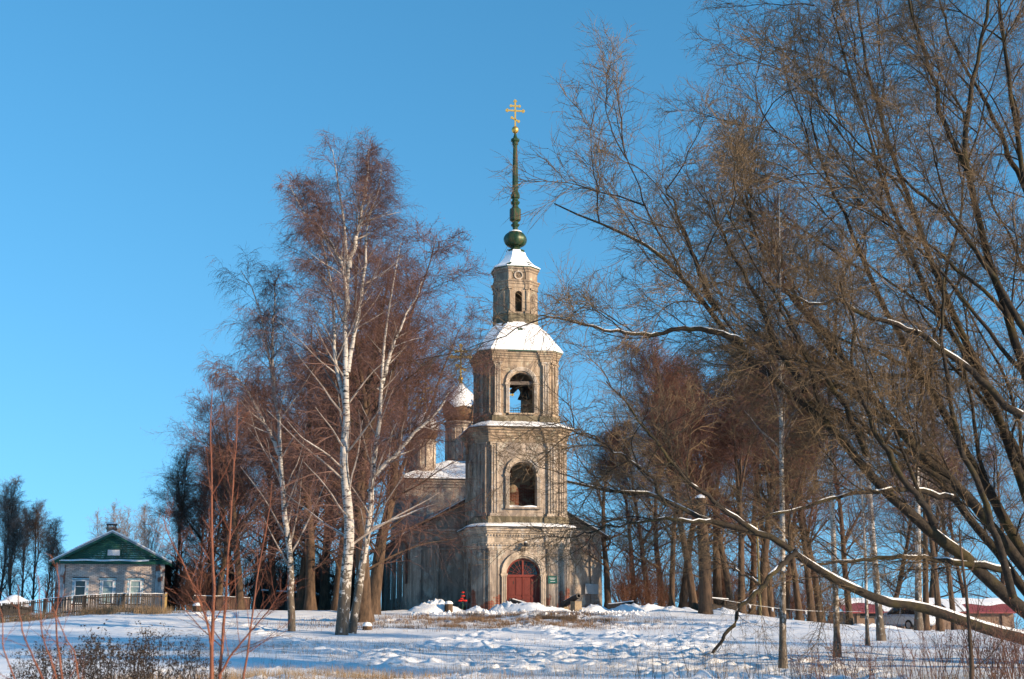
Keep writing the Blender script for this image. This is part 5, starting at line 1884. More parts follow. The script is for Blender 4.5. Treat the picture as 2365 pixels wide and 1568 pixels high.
# ---- birches
def birch_meshes(seed, stems, base, nb, l_lo, l_hi, kb=0.2, twig=9, sub=10, off=None, tmin=0.16, droop=0.16, fine=4):
    """stems: world paths with radii; base: tree origin."""
    rs = np.random.RandomState(seed)
    tT, tC = TB(), TB()
    P, Rr, Ln = stems
    P = wander(rs, P, 0.035)
    tT.tubes(P, Rr, 9, 0)
    pos, D, L1, r1 = spawn(rs, P, Rr, Ln, nb, tmin, 0.995, R(48), R(12), lambda t, l: (l_lo + (l_hi - l_lo) * t ** 0.8) * np.clip(l / Ln.max() * 1.4, 0.46, 1.0), 0.38, 0.010, (0, 0, 0.18))
    r1 = np.minimum(r1, 0.05)
    P1, R1_ = grow(rs, pos, D, L1, r1, r1 * 0.25, 8, 0.075, (0, 0, 0.02))
    big = r1 > 0.022
    tC.tubes(P1[big], R1_[big], 5, 0)
    tC.tubes(P1[~big], R1_[~big], 4, 1)
    if (big).any():
        snow_on(tC, P1[big], R1_[big], rs, 3, 0.03, 0.75)
    pos, D, L2, r2 = spawn(rs, P1, R1_, L1, sub, 0.15, 1.0, R(40), R(12), lambda t, l: (0.42 - 0.14 * t) * l + 0.25, 0.5, 0.0065, (0, 0, -0.02))
    P2, R2_ = grow(rs, pos, D, L2, r2, r2 * 0.4, 5, 0.09, (0, 0, -droop * 0.45))
    tC.tubes(P2, R2_, 3, 1)
    pos, D, L3, r3 = spawn(rs, P2, R2_, L2, twig, 0.15, 1.0, R(35), R(14), lambda t, l: 0.55 * l + 0.12, 0.6, 0.0048, (0, 0, -0.12))
    P3, R3_ = grow(rs, pos, D, L3, r3, r3 * 0.5, 4, 0.09, (0, 0, -droop))
    tC.tubes(P3, R3_, 3, 1, tip=True)
    if fine:
        pos, D, L4, r4 = spawn(rs, P3, R3_, L3, fine, 0.2, 0.98, R(32), R(12), lambda t, l: 0.42 * l, 0.7, 0.0042, (0, 0, -0.2))
        P4, R4_ = grow(rs, pos, D, L4, r4, r4 * 0.4, 2, 0.1, (0, 0, -0.1))
        tC.tubes(P4, R4_, 3, 1, tip=True)
    mats = [M['birch_limb'], M['birch_twig'], M['fleck'], M['snow']]
    return [('trunk', tT.mesh('birch_trunk', [M['birch']], True, base)), ('crown', tC.mesh('birch_crown', mats, False, base))]


BY = 60.0
b1 = at(795, 1467, BY); b1[2] = H(b1[0], b1[1]) - 0.05
dz = b1[2] + 0.05 - at(795, 1467, BY)[2]
spec = [
    (wl([(788, 1475), (796, 1400), (803, 1300), (806, 1200), (800, 1050), (803, 900), (800, 750), (806, 620), (796, 520), (782, 430), (772, 360), (768, 345)], 60, 60), 16, 0.9),
    (wl([(800, 720), (785, 640), (760, 575), (702, 494), (680, 450), (668, 425)], 60, 59.3), 6, 1),
    (wl([(806, 620), (818, 560), (838, 480), (850, 400), (852, 345)], 60, 60.6), 7, 1),
    (wl([(803, 860), (830, 700), (838, 600), (845, 520), (872, 430), (880, 380)], 60, 60.9), 6, 1),
    (wl([(800, 960), (775, 840), (765, 700), (745, 600), (735, 520), (722, 440)], 60, 60.6), 6, 1),
]
S1 = limb_paths(spec, 24)
ms = birch_meshes(21, S1, b1, 36, 5.8, 1.3, sub=8, twig=8, fine=3)
place_tree('birch_tree', 'tall white birch with thick dark base left of the church, largest of the birches', tuple(b1), ms, group='birches')
# its leaning twin
b2 = at(826, 1462, 61.2); b2[2] = H(b2[0], b2[1]) - 0.05
spec = [
    (wl([(812, 1470), (822, 1400), (838, 1300), (850, 1200), (858, 1100), (868, 1000), (874, 900), (885, 790), (905, 680), (918, 600), (925, 560)], 61.2, 62.5), 10.5, 0.9),
    (wl([(874, 900), (900, 820), (935, 740), (960, 690), (975, 650)], 62, 63), 6, 1),
    (wl([(858, 1100), (905, 1060), (960, 1010), (1010, 950), (1050, 890)], 61.5, 61), 7, 1.5),
]
S2 = limb_paths(spec, 20)
ms = birch_meshes(22, S2, b2, 22, 4.2, 1.2, sub=8, twig=7, fine=3)
place_tree('birch_tree', 'slender white birch leaning right, growing against the largest birch', tuple(b2), ms, group='birches')
# thinner birch on the left
b3 = at(672, 1460, 62); b3[2] = H(b3[0], b3[1]) - 0.05
spec = [
    (wl([(673, 1470), (671, 1400), (667, 1300), (660, 1200), (650, 1100), (640, 1000), (632, 920), (622, 850), (612, 790), (598, 720), (575, 650), (556, 625)], 62, 62), 9.5, 1),
    (wl([(632, 920), (625, 820), (622, 740), (628, 680), (640, 640)], 62, 62.6), 5, 1),
    (wl([(645, 1050), (600, 960), (560, 890), (520, 860), (495, 860)], 62, 61), 5, 1),
]
S3 = limb_paths(spec, 20)
ms = birch_meshes(23, S3, b3, 28, 4.8, 1.4, sub=8, twig=8, droop=0.30, fine=3)
place_tree('birch_tree', 'thin drooping birch nearest the brick house, white upper trunk', tuple(b3), ms, group='birches')


# ---- generic trees built round the origin
def generic_tree(seed, h, r, nb, t0, l_lo, l_hi, ang, sub, twig, fine, bark, twigm, fleck=0, droop=-0.01, up=0.03, lean=0.02, nlead=1, fsize=0.05, rt=1.0, bend=0.05, limb=None):
    rs = np.random.RandomState(seed)
    K = 16
    tT, tC = TB(), TB()
    d0 = norm(np.array([[rs.normal(0, lean), rs.normal(0, lean), 1.0]]))
    P, Rr = grow(rs, np.array([[0, 0, -0.3]]), d0, np.array([h + 0.3]), np.array([r]), np.array([r * 0.08]), K, bend, (0, 0, 0.03))
    Rr[:, 0] *= 1.5; Rr[:, 1] *= 1.04
    Ps, Rs_, Ls = [P], [Rr], [np.array([h])]
    if nlead > 1:
        pos, D, Lq, rq = spawn(rs, P, Rr, np.array([h]), nlead - 1, 0.3, 0.6, R(22), R(7), lambda t, l: (1 - t) * l, 0.62, 0.03, (0, 0, 0.25))
        Pq, Rq = grow(rs, pos, D, Lq, rq, rq * 0.1, K, 0.05, (0, 0, 0.035))
        Ps.append(Pq); Rs_.append(Rq); Ls.append(Lq)
    P, Rr, Ln = np.concatenate(Ps), np.concatenate(Rs_), np.concatenate(Ls)
    tT.tubes(P, Rr, 8, 0)
    pos, D, L1, r1 = spawn(rs, P, Rr, Ln, nb, t0, 0.99, R(ang), R(11), lambda t, l: (l_lo + (l_hi - l_lo) * np.clip((t - t0) / (1 - t0), 0, 1)), 0.42, 0.012, (0, 0, 0.12))
    r1 = np.minimum(r1, 0.07)
    P1, R1_ = grow(rs, pos, D, L1, r1, r1 * 0.25, 7, 0.10, (0, 0, up))
    tC.tubes(P1, R1_, 4, 0)
    pos, D, L2, r2 = spawn(rs, P1, R1_, L1, sub, 0.15, 1.0, R(42), R(13), lambda t, l: (0.46 - 0.15 * t) * l + 0.1, 0.5, 0.009 * rt, (0, 0, 0.03))
    P2, R2_ = grow(rs, pos, D, L2, r2, r2 * 0.45, 5, 0.11, (0, 0, droop))
    tC.tubes(P2, R2_, 3, 1)
    pos, D, L3, r3 = spawn(rs, P2, R2_, L2, twig, 0.12, 1.0, R(42), R(14), lambda t, l: 0.5 * l + 0.06, 0.6, 0.0066 * rt)
    P3, R3_ = grow(rs, pos, D, L3, r3, r3 * 0.5, 3, 0.13, (0, 0, droop))
    tC.tubes(P3, R3_, 3, 1, tip=True)
    if fine:
        pos, D, L4, r4 = spawn(rs, P3, R3_, L3, fine, 0.15, 0.98, R(38), R(14), lambda t, l: 0.45 * l + 0.03, 0.7, 0.0056 * rt)
        P4, R4_ = grow(rs, pos, D, L4, r4, r4 * 0.4, 2, 0.1, (0, 0, droop))
        tC.tubes(P4, R4_, 3, 1, tip=True)
        if fleck:
            C = P4[rs.randint(0, len(P4), fleck), 1] + rs.normal(0, 0.03, (fleck, 3))
            tC.flecks(C, fsize, rs, 2)
    return [('trunk', tT.mesh('tree_trunk', [bark], True)), ('crown', tC.mesh('tree_crown', [limb or bark, twigm, M['fleck']], False))]


LA = generic_tree(31, 16, 0.29, 24, 0.14, 4.2, 1.3, 52, 8, 7, 3, M['linden_bark'], M['linden_twig'], 16000, nlead=3)
LB = generic_tree(32, 16, 0.27, 30, 0.18, 4.2, 1.1, 55, 8, 7, 4, M['linden_bark'], M['linden_twig'], 15000, nlead=2, bend=0.07)
LT = generic_tree(33, 20, 0.36, 30, 0.12, 5.8, 1.6, 52, 9, 8, 4, M['linden_bark'], M['linden_twig'], 22000, nlead=3)
LR = generic_tree(39, 16, 0.25, 24, 0.28, 3.9, 1.2, 48, 9, 8, 4, M['linden_bark'], M['linden_twig'], 12000, nlead=3, bend=0.03, lean=0.01)
BB = generic_tree(34, 18, 0.19, 40, 0.40, 2.8, 0.9, 46, 7, 6, 3, M['birch'], M['birch_twig'], 0, droop=-0.10, nlead=1, lean=0.01, bend=0.02, limb=M['birch_limb'])
AL = generic_tree(35, 10, 0.12, 34, 0.12, 2.3, 0.7, 36, 6, 5, 2, M['linden_bark'], M['alder_twig'], 300, nlead=3, rt=1.0, up=0.05)
PO = generic_tree(36, 10, 0.11, 18, 0.22, 2.0, 0.7, 28, 5, 4, 2, M['poplar_twig'], M['poplar_twig'], 0, up=0.06, nlead=4, rt=1.0)


def shrub_mesh(seed, h, n, spread, sub, twig, mats, fleck=0, r=0.014, rt=1.0, curve=0.03, fsize=0.03):
    """Many stems from one stool."""
    rs = np.random.RandomState(seed)
    tC = TB()
    az, el = rs.uniform(0, 6.283, n), rs.uniform(0.0, spread, n)
    D = np.stack([np.cos(az) * np.sin(el), np.sin(az) * np.sin(el), np.cos(el)], 1)
    P0 = np.stack([rs.normal(0, 0.12, n), rs.normal(0, 0.12, n), np.full(n, -0.1)], 1)
    Ls = h * rs.uniform(0.5, 1.1, n)
    P, Rr = grow(rs, P0, D, Ls, np.full(n, r), np.full(n, r * 0.25), 7, 0.06, (0, 0, curve))
    tC.tubes(P, Rr, 4, 0)
    pos, D, L2, r2 = spawn(rs, P, Rr, Ls, sub, 0.2, 1.0, R(36), R(12), lambda t, l: (0.45 - 0.2 * t) * l, 0.6, 0.0055 * rt, (0, 0, 0.1))
    P2, R2_ = grow(rs, pos, D, L2, r2, r2 * 0.5, 4, 0.1, (0, 0, 0.05))
    tC.tubes(P2, R2_, 3, 1, tip=True)
    if twig:
        pos, D, L3, r3 = spawn(rs, P2, R2_, L2, twig, 0.15, 1.0, R(36), R(12), lambda t, l: 0.5 * l, 0.7, 0.0045 * rt, (0, 0, 0.05))
        P3, R3_ = grow(rs, pos, D, L3, r3, r3 * 0.5, 3, 0.1, (0, 0, 0.04))
        tC.tubes(P3, R3_, 3, 1, tip=True)
        if fleck:
            C = P3[rs.randint(0, len(P3), fleck), -1] + rs.normal(0, 0.02, (fleck, 3))
            tC.flecks(C, fsize, rs, 2)
    return tC.mesh('bush', mats, False)


SH = shrub_mesh(37, 2.8, 26, 0.6, 8, 6, [M['scrub_twig'], M['scrub_twig'], M['fleck']], 1500, 0.016, 1.4)
SH2 = shrub_mesh(38, 1.9, 16, 0.35, 6, 4, [M['scrub_twig'], M['scrub_twig'], M['fleck']], 150, 0.010, 0.8)

BD = [('trunk', BB[0][1].copy()), BB[1]]                     # the same birch with the brown, rougher bark of the ones by the sheds
BD[0][1].materials.clear()
BD[0][1].materials.append(M['linden_bark'])
ORD = ['first', 'second', 'third', 'fourth', 'fifth', 'sixth', 'seventh', 'eighth', 'ninth', 'tenth', 'eleventh', 'twelfth', 'thirteenth', 'fourteenth', 'fifteenth', 'sixteenth', 'seventeenth', 'eighteenth', 'nineteenth', 'twentieth', 'twenty-first', 'twenty-second', 'twenty-third']
rp = random.Random(5)
# dark lindens behind the birches on the left
left_l = [(482, 99, 11, LA, 1.25), (500, 90, 11.5, LB, 1.2), (553, 84, 13, LA, 1.05), (588, 93, 14, LB, 1.1), (628, 96, 15.5, LA, 1.05), (690, 90, 18, LB, 1.0), (716, 84, 17.5, LA, 1.0), (748, 96, 19.5, LB, 1.1), (778, 86, 18.5, LA, 1.0), (540, 104, 13, LA, 1.3), (600, 108, 15, LB, 1.3), (655, 106, 16, LA, 1.2), (725, 110, 18, LB, 1.2), (800, 108, 18, LA, 1.2)]
for i, (px, Y, h, pr, wd) in enumerate(sorted(left_l, key=lambda q: q[0])):
    s = h / 16.0
    place_tree('linden_tree', f'bare dark linden behind the birches, {ORD[i]} trunk counting from the house', gpos(px, Y), pr, rp.uniform(0, 6.28), (s * wd, s * wd, s), 'lindens behind the birches')
p = gpos(842, 70)
place_tree('linden_tree', 'tall spreading linden with red brown seed clusters right behind the leaning birch', p, LT, 0.6, (1.15, 1.05, 0.86), 'lindens beside the church')
p = gpos(856, 77)
place_tree('linden_tree', 'broad linden with snow at its foot, nearest the church wall on the left', p, LT, 2.9, (1.12, 1.0, 0.80), 'lindens beside the church')
# row on the right of the church
right_l = [(1465, 108, 13, LB), (1500, 101, 13.5, LA), (1530, 110, 15, LB), (1552, 87, 15, LR), (1577, 91, 14.5, LR), (1603, 86, 16, LR), (1640, 103, 16.5, LA), (1675, 112, 17, LB), (1690, 90, 16, LR), (1714, 86, 16, LR), (1738, 108, 17.5, LA), (1764, 92, 17, LR), (1783, 98, 17, LA), (1815, 104, 17, LB), (1848, 95, 17.5, LR), (1876, 92, 17, LR), (1898, 100, 18, LA), (1962, 102, 17, LA), (2060, 132, 17, LB), (2150, 128, 18, LA), (2240, 132, 18, LB), (2320, 127, 17, LA)]
for i, (px, Y, h, pr) in enumerate(right_l):
    s = h / 16.0
    x, y, z = gpos(px, Y)
    g_ = rp.uniform(0.82, 1.25)
    place_tree('linden_tree', f'bare brown linden in the row right of the church, {ORD[i]} trunk from the church', (x, y, z), pr, rp.uniform(0, 6.28), (s * g_, s * g_, s), 'lindens in a row right of the church', lean=(rp.gauss(0, 0.02), rp.gauss(0, 0.035)))
for px, Y, h, r, ln_, lab in ((1630, 78, 6.2, 0.34, 0.03, 'stout topped linden trunk with a snow cap, nearest of the row right of the church'), (1660, 91, 7.0, 0.27, -0.02, 'second topped linden trunk with snow on its cut head, right of the stout one')):
    rs = np.random.RandomState(px)
    loc = np.array(gpos(px, Y))
    P = smooth_path([loc + (0, 0, -0.3), loc + (ln_, 0, h * 0.4), loc + (-ln_ * 4, 0, h)], 12)[None]
    Rr = np.linspace(r * 1.15, r * 0.78, 12)[None].copy(); Rr[0, 0] *= 1.25
    tT, tC, tS = TB(), TB(), TB()
    tT.tubes(P, Rr, 12, 0)
    pos, D, L1, r1 = spawn(rs, P, Rr, np.array([h]), 20, 0.55, 1.0, R(55), R(15), lambda t, l: 0.4 + 1.2 * t, 0.12, 0.008, (0, 0, 0.3))
    P1, R1_ = grow(rs, pos, D, L1, r1, r1 * 0.3, 6, 0.1, (0, 0, 0.08))
    tC.tubes(P1, R1_, 4, 0)
    pos, D, L2, r2 = spawn(rs, P1, R1_, L1, 6, 0.2, 1.0, R(38), R(12), lambda t, l: 0.45 * l, 0.6, 0.006)
    P2, R2_ = grow(rs, pos, D, L2, r2, r2 * 0.4, 4, 0.1, (0, 0, 0.04))
    tC.tubes(P2, R2_, 3, 1, tip=True)
    tS.tubes((P[0, -1] + np.array([[0, 0, -0.06], [0, 0, 0.03], [0, 0, 0.14], [0, 0, 0.2]]))[None], np.array([[r * 0.7, r * 0.85, r * 0.6, 0.02]]), 12, 0)
    place_tree('topped_linden', lab, tuple(loc), [('trunk', tT.mesh('topped_trunk', [M['linden_bark']], True, loc)), ('shoots', tC.mesh('topped_shoots', [M['linden_bark'], M['linden_twig']], False, loc)), ('snow', tS.mesh('topped_snow', [M['snow']], True, loc))], 0, (1, 1, 1), 'lindens in a row right of the church')
x, y, z = gpos(1404, 88)
place_tree('linden_tree', 'low linden leaning right beside the church corner', (x, y, z), LB, 1.2, (0.85, 0.85, 0.80), 'lindens in a row right of the church', lean=(0, R(9)))
# birches on the right
rb = [(1808, 36.0, 12.5, 0.62, 0.9, 'birch with white upper and dark lower trunk, nearest of the right hand birches', 1540),
      (1934, 42.0, 13.0, 0.6, 1.0, 'dark footed birch beyond the nearest right hand birch, under the snowy willow limb', 1516),
      (2004, 50.0, 8.0, 0.7, 0.8, 'thin short birch, slimmest of those under the willow limb', 1487),
      (2036, 54.0, 15.0, 0.75, 1.35, 'stout birch standing in front of the parked car', 1480),
      (2122, 74.0, 17.0, 0.9, 1.3, 'birch just right of the parked car', 1462),
      (2139, 78.0, 16.0, 0.9, 0.9, 'thin birch close behind the birch right of the car', 1462),
      (2172, 76.0, 16.0, 0.9, 1.2, 'birch in front of the red roofed sheds, second to the right of the car', 1460),
      (2206, 82.0, 15.0, 0.9, 1.1, 'rightmost birch in front of the red roofed sheds', 1458)]
for px, Y, h, wd, tr, lab, py in rb:
    s = h / 18.0
    place_tree('birch_tree', lab, gpos(px, Y, py), BB if px < 2130 else BD, rp.uniform(0, 6.28), (s * wd * 1.2, s * wd * 1.2, s), 'birches on the right')
# wood that goes on to the right, outside the picture, and throws the shade on the snow and the tower's foot
for i, (x, y, h, pr) in enumerate([(40, 73, 13, LB), (31, 66, 15, BB), (24.5, 60, 12, BB), (38, 57, 15, BB), (30, 56, 13, BB), (22, 50, 11, BB), (25, 43, 12, LB), (16, 24, 9, AL), (21, 20, 11, LB)]):
    s = h / (18.0 if pr is BB else 10.0 if pr is AL else 16.0)
    place_tree('wood_tree', 'bare tree of the wood beyond the right edge', (x, y, H(x, y)), pr, rp.uniform(0, 6.28), (s, s, s), 'wood beyond the right edge')
# far left
far = [(-8, 104, 10.5, AL), (22, 110, 9.5, AL), (48, 112, 9.0, AL), (72, 108, 9.0, AL), (100, 114, 8.2, AL), (122, 118, 7.0, AL), (20, 100, 7.0, AL)]
for i, (px, Y, h, pr) in enumerate(far):
    place_tree('alder_tree', f'dark bare alder left of the brick house, {ORD[i]} of the clump' if i < 6 else 'shorter dark alder in front of the clump left of the house', gpos(px, Y), pr, rp.uniform(0, 6.28), (h / 10, h / 10, h / 11.5), 'alders left of the house')
for i, (px, Y, h, lab) in enumerate([(178, 130, 6.5, 'small pale tree behind the left roof slope'), (215, 128, 9.6, 'pale upright tree left of the chimney'), (245, 132, 10.8, 'tallest pale tree behind the chimney'), (282, 130, 10.4, 'pale upright tree right of the chimney'), (318, 126, 10.0, 'pale upright tree above the right roof slope'), (345, 134, 9.2, 'rightmost pale tree behind the brick house')]):
    place_tree('poplar_tree', lab, gpos(px, Y), PO, rp.uniform(0, 6.28), (h / 10,) * 3, 'pale trees behind the house')
for i, (px, Y, h, pr, lab) in enumerate([(396, 98, 10.5, AL, 'slim dark tree just right of the brick house'), (420, 106, 8.5, AL, 'dark tree above the thicket right of the house'), (452, 102, 9.0, AL, 'dark tree between thicket and lindens'), (470, 94, 10.5, LB, 'broad drooping tree at the left end of the linden wood')]):
    place_tree('bare_tree', lab, gpos(px, Y), pr, rp.uniform(0, 6.28), (h / (16 if pr is LB else 10),) * 3)
# brown scrub: thicket right of the house, bushes behind the church corner
for i, (px, Y, s) in enumerate([(392, 98, 1.1), (400, 96, 1.3), (410, 95, 1.1), (428, 90, 0.8), (436, 97, 1.4), (445, 91, 1.0), (462, 88, 0.9), (470, 98, 1.3), (480, 92, 1.1), (500, 96, 1.0)]):
    place_tree('bush', f'brown leafless bush in the thicket right of the cottage, {ORD[i]} from the left', gpos(px, Y), [('branches', SH)], rp.uniform(0, 6.28), (s,) * 3, 'thicket right of the house', 'bush')
for i, (px, Y, s) in enumerate([(1440, 96, 1.2), (1458, 98, 1.35), (1480, 100, 1.3), (1502, 97, 1.1), (1525, 101, 1.2)]):
    place_tree('bush', f'reddish brown bush behind the cannon right of the church, {ORD[i]} from the church', gpos(px, Y), [('branches', SH)], rp.uniform(0, 6.28), (s,) * 3, 'bushes right of the church', 'bush')
for i, (px, Y, s) in enumerate([(565, 103, 1.5), (598, 108, 1.7), (622, 101, 1.3), (648, 110, 1.8), (672, 104, 1.5), (700, 109, 1.7), (730, 103, 1.5), (758, 110, 1.7), (790, 105, 1.5), (818, 102, 1.4)]):
    place_tree('bush', f'dark leafless undergrowth bush behind the left lindens, {ORD[i]} from the left', gpos(px, Y), [('branches', SH)], rp.uniform(0, 6.28), (s,) * 3, 'undergrowth behind the lindens', 'bush')
for i, (px, Y, s) in enumerate([(1545, 112, 1.5), (1590, 106, 1.4), (1632, 112, 1.7), (1668, 108, 1.5), (1705, 113, 1.7), (1745, 110, 1.5), (1790, 113, 1.8), (1830, 109, 1.6), (1870, 114, 1.7), (1915, 110, 1.5)]):
    place_tree('bush', f'brown leafless undergrowth bush behind the right linden row, {ORD[i]} from the church', gpos(px, Y), [('branches', SH)], rp.uniform(0, 6.28), (s,) * 3, 'undergrowth behind the lindens', 'bush')
# ------------------------------------------------------------------ foreground saplings, scrub, dead weeds, dry grass
def sapling(label, stems, seed, nb, l0, l1, sub=6, twig=4, group=None, bark='red_stem'):
    rs = np.random.RandomState(seed)
    P, Rr, Ln = limb_paths(stems, 18)
    P = wander(rs, P, 0.006)
    base = P[0, 0].copy()
    base[2] = H(base[0], base[1])
    tT, tC = TB(), TB()
    tT.tubes(P, Rr, 8, 0)
    pos, D, L1, r1 = spawn(rs, P, Rr, Ln, nb, 0.12, 0.98, R(42), R(12), lambda t, l: l0 + (l1 - l0) * t, 0.38, 0.003, (0, 0, 0.15))
    r1 = np.minimum(r1, 0.009)
    P1, R1_ = grow(rs, pos, D, L1, r1, r1 * 0.3, 7, 0.05, (0, 0, 0.04))
    tC.tubes(P1, R1_, 4, 0)
    pos, D, L2, r2 = spawn(rs, P1, R1_, L1, sub, 0.2, 1.0, R(36), R(10), lambda t, l: 0.4 * l, 0.6, 0.0022, (0, 0, 0.05))
    P2, R2_ = grow(rs, pos, D, L2, r2, r2 * 0.4, 4, 0.06, (0, 0, 0.05))
    tC.tubes(P2, R2_, 3, 0, tip=True)
    t = thing('sapling', label, 'sapling', tuple(base), 0, group)
    link(bpy.data.objects.new('stem', tT.mesh('sapling_stem', [M[bark]], True, base)), t)
    link(bpy.data.objects.new('twigs', tC.mesh('sapling_twigs', [M[bark]], False, base)), t)


sapling('orange red sapling with two straight stems in the left foreground', [
    (wl([(486, 1625), (489, 1540), (492, 1450), (494, 1360), (490, 1250), (487, 1150), (488, 1050), (489, 960), (490, 900)], 17, 17), 5.6, 1.0),
    (wl([(500, 1620), (512, 1520), (520, 1420), (524, 1330), (530, 1230), (536, 1140), (543, 1060), (547, 980), (549, 920)], 17, 17.2), 4.4, 0.9),
    (wl([(505, 1560), (540, 1510), (580, 1460), (625, 1400), (665, 1350)], 17, 16.8), 3.2, 0.8),
    (wl([(490, 1500), (470, 1420), (440, 1340), (400, 1260), (375, 1190)], 17, 16.6), 3.0, 0.8),
], 61, 13, 0.95, 0.3, group='red saplings')
sapling('thin red sapling right of the two stemmed one', [(wl([(555, 1620), (572, 1500), (590, 1380), (606, 1280), (622, 1180), (628, 1110)], 19, 19.4), 3.0, 0.8)], 62, 9, 0.8, 0.3, group='red saplings')
sapling('spindly orange sapling at the far left edge', [(wl([(140, 1640), (70, 1500), (50, 1420), (42, 1350)], 12, 12.2), 3.4, 1.0), (wl([(150, 1620), (110, 1500), (95, 1400), (88, 1330)], 12, 12.2), 2.8, 0.9), (wl([(60, 1640), (20, 1520), (6, 1430), (-6, 1370)], 12, 12), 2.6, 0.9)], 63, 4, 0.5, 0.2, 3, group='red saplings')
sapling('orange sapling in front of the left fence', [(wl([(150, 1640), (140, 1540), (134, 1450), (136, 1350), (131, 1300)], 14, 14.2), 3.6, 1.0), (wl([(190, 1640), (175, 1530), (150, 1460), (120, 1400)], 14, 14), 2.6, 0.9)], 64, 5, 0.5, 0.2, 4, group='red saplings')
sapling('dark thin sapling in the right foreground scrub', [(wl([(2252, 1640), (2246, 1540), (2240, 1460), (2232, 1380), (2222, 1290), (2216, 1220)], 22, 22.2), 7, 2)], 65, 9, 1.2, 0.5, group='red saplings', bark='linden_bark')

# scrub on the bank at the lower right, thinner along the bottom edge
rp = random.Random(17)
SCR = [shrub_mesh(71 + i, 1.25, 10, 0.42, 5, 2, [M['scrub_twig'], M['scrub_twig'], M['fleck']], 60, 0.0075, 0.62) for i in range(3)]
spots = [(1835, 30, .6), (1860, 27, .7), (1905, 25, .8), (1935, 31, .8), (1960, 28, .8), (1990, 36, .7), (2010, 25, .85), (2062, 30, .9), (2110, 26, 1.0), (2150, 31, 1.0), (2180, 39, 1.0), (2192, 27, 1.05), (2240, 32, 1.1), (2272, 38, 1.1), (2290, 27, 1.15), (2300, 24, 1.1), (2322, 31, 1.2), (2345, 27, 1.2), (2360, 22, 1.1), (2370, 34, 1.2)]
for i, (px, Y, s) in enumerate(spots):
    place_tree('scrub_bush', f'reddish leafless bush in the lower right scrub bank, {ORD[i]} from the left', gpos(px, Y, 1540), [('branches', SCR[i % 3])], rp.uniform(0, 6.28), (s * 1.1, s * 1.1, s), 'scrub on the lower right bank', 'bush')
THIN = [shrub_mesh(81 + i, 1.3, 7, 0.40, 3, 0, [M['dead_plant'], M['dead_plant']], 0, 0.005, 0.5) for i in range(2)]
for i, (px, Y, s) in enumerate([(1415, 33, .7), (1470, 30, .9), (1520, 28, 1.0), (1600, 31, 1.1), (1640, 34, .9), (1660, 27, .9), (1735, 29, 1.0), (1790, 31, 1.0)]):
    place_tree('thin_bush', f'sparse dark stems in the snow near the bottom, {ORD[i]} tuft from the left', gpos(px, Y, 1540), [('branches', THIN[i % 2])], rp.uniform(0, 6.28), (s,) * 3, 'sparse stems along the bottom', 'bush')


# dead umbel weeds, lower left
def weed_mesh(seed, n=9, h=0.95):
    rs = np.random.RandomState(seed)
    tb = TB()
    az, el = rs.uniform(0, 6.283, n), rs.uniform(0.02, 0.42, n)
    D = np.stack([np.cos(az) * np.sin(el), np.sin(az) * np.sin(el), np.cos(el)], 1)
    Ls = h * rs.uniform(0.6, 1.1, n)
    P, Rr = grow(rs, np.stack([rs.normal(0, .12, n), rs.normal(0, .12, n), np.full(n, -.05)], 1), D, Ls, np.full(n, .006), np.full(n, .003), 6, .05, (0, 0, .02))
    tb.tubes(P, Rr, 4, 0)
    pos, D, L2, r2 = spawn(rs, P, Rr, Ls, 7, 0.3, 1.0, R(40), R(10), lambda t, l: (0.42 - 0.2 * t) * l, 0.7, 0.0025, (0, 0, .15))
    P2, R2_ = grow(rs, pos, D, L2, r2, r2 * .6, 4, .06, (0, 0, .05))
    tb.tubes(P2, R2_, 3, 0)
    C = (P2[:, -1][:, None] + rs.normal(0, .028, (len(P2), 9, 3))).reshape(-1, 3)
    tb.flecks(C, 0.034, rs, 0)
    C = (P[:, -1][:, None] + rs.normal(0, .035, (len(P), 12, 3))).reshape(-1, 3)
    tb.flecks(C, 0.036, rs, 0)
    return tb.mesh('weed', [M['dead_plant']], False)


WD = [weed_mesh(91 + i) for i in range(3)]
for i, (px, Y, s) in enumerate([(50, 22, .8), (90, 20, .9), (150, 21, 1.0), (185, 23, 1.0), (225, 22, 1.05), (262, 20, 1.0), (298, 22.5, 1.15), (335, 21, 1.0), (362, 23.5, 1.1), (398, 21.5, .95), (440, 24, .9), (478, 22, .7)]):
    place_tree('dead_weed', f'dark dead weed with clustered seed heads at the lower left, {ORD[i]} from the left', gpos(px, Y, 1550), [('stalks', WD[i % 3])], rp.uniform(0, 6.28), (s,) * 3, 'dead weeds at the lower left', 'weed')


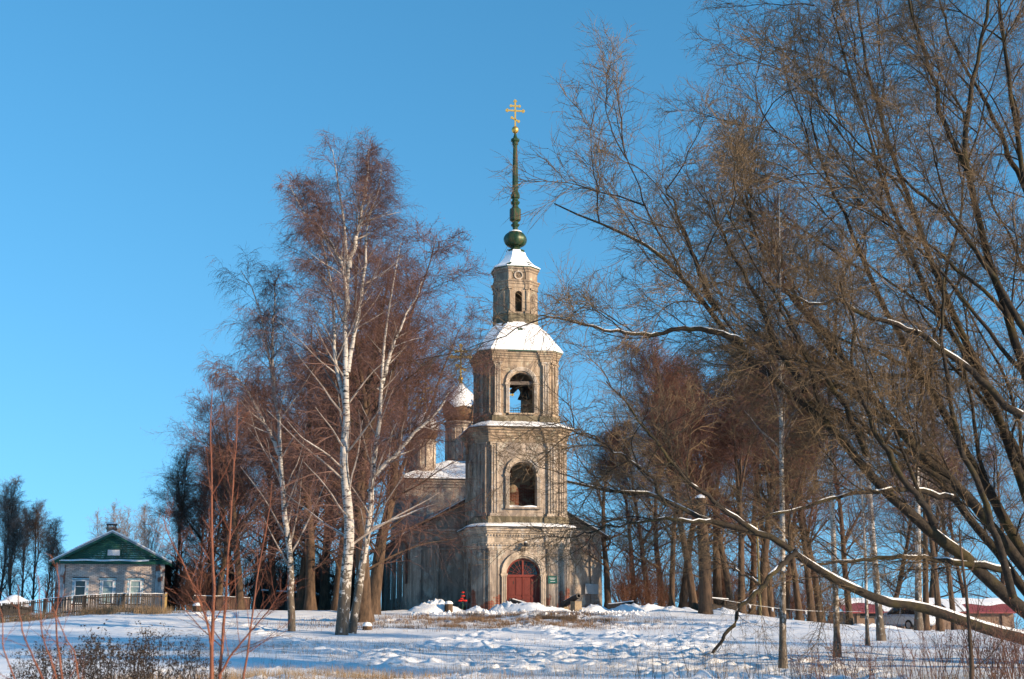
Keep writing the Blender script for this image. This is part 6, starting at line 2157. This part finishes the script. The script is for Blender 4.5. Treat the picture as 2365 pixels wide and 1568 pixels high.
# dry grass: uncountable blades in patches
def grass(name, label, patches, blades, hmin, hmax, seed, w=0.006, m='straw'):
    rs = np.random.RandomState(seed)
    V, T_ = [], []
    for (px, py, Y, rx, ry, wt_) in patches:
        n = int(blades * wt_)
        cx = at_x(px, py, Y)
        X = cx + rs.normal(0, rx, n)
        YY = Y + rs.normal(0, ry, n)
        keep = vnoise(X * 1.1, YY * 1.1, seed) + 0.55 * vnoise(X * 3, YY * 3, seed + 1) > -0.05
        X, YY = X[keep], YY[keep]
        Z = np.array([H(a, b) for a, b in zip(X, YY)])
        h = rs.uniform(hmin, hmax, len(X))
        a = rs.uniform(0, 6.28, len(X))
        l = rs.uniform(0.05, 0.75, len(X)) * h
        b0 = np.stack([X - w * np.cos(a), YY - w * np.sin(a), Z - .03], 1)
        b1_ = np.stack([X + w * np.cos(a), YY + w * np.sin(a), Z - .03], 1)
        tp = np.stack([X + l * np.cos(a + 1.3), YY + l * np.sin(a + 1.3), Z + h], 1)
        o_ = sum(len(v) for v in V)
        V.append(np.stack([b0, b1_, tp], 1).reshape(-1, 3))
        T_.append(o_ + np.arange(len(X) * 3).reshape(-1, 3))
    me = np_mesh(name, np.concatenate(V), None, np.concatenate(T_), [M[m]])
    o = link(bpy.data.objects.new(name, me))
    tag(o, label, 'grass', kind='stuff')


M['brown_grass'] = noisy('brown_grass', (0.085, 0.048, 0.028), (0.24, 0.155, 0.09), 1.2, 0.9, 0)
grass('dry_grass', 'dry brown grass showing through the snow before the tower', [(1160, 1450, 74, 2.6, 1.2, 1.0), (1260, 1455, 72, 2.6, 1.2, 1.2), (1200, 1470, 67, 3.5, 1.6, .8), (1050, 1460, 70, 3.0, 1.6, .7), (960, 1470, 66, 3, 1.5, .5), (1330, 1440, 76, 1.5, .8, .3)], 9000, .07, .26, 5, .008, 'brown_grass')
grass('fence_grass', 'tall dry grass along the foot of the picket fence', [(60, 1440, 76.6, 2.0, .35, .5), (150, 1440, 77.3, 2.2, .35, .8), (250, 1430, 78.0, 2.2, .35, 1.0), (330, 1425, 78.7, 1.4, .3, .7)], 2600, .15, .55, 6, .007)
grass('foreground_grass', 'thin dry grass along the bottom of the snow field', [(560, 1560, 26, 1.5, 2, 1.0), (640, 1550, 28, 2, 2.2, 1.2), (720, 1545, 30, 1.6, 2, .8), (450, 1555, 26, 2, 2, .7), (860, 1545, 30, 2.5, 2.4, .5), (1050, 1540, 32, 3, 3, .5), (1400, 1540, 33, 3.5, 3, .4), (1700, 1545, 30, 3.5, 3, .5), (250, 1550, 24, 2.5, 2.5, .8), (2150, 1550, 30, 3, 3.5, 1.4), (700, 1500, 46, 5, 4, 1.0), (950, 1510, 42, 5, 4, .9), (1250, 1500, 46, 5, 4, .8), (450, 1500, 45, 4, 4, .8)], 3200, .06, .30, 7, .0035)
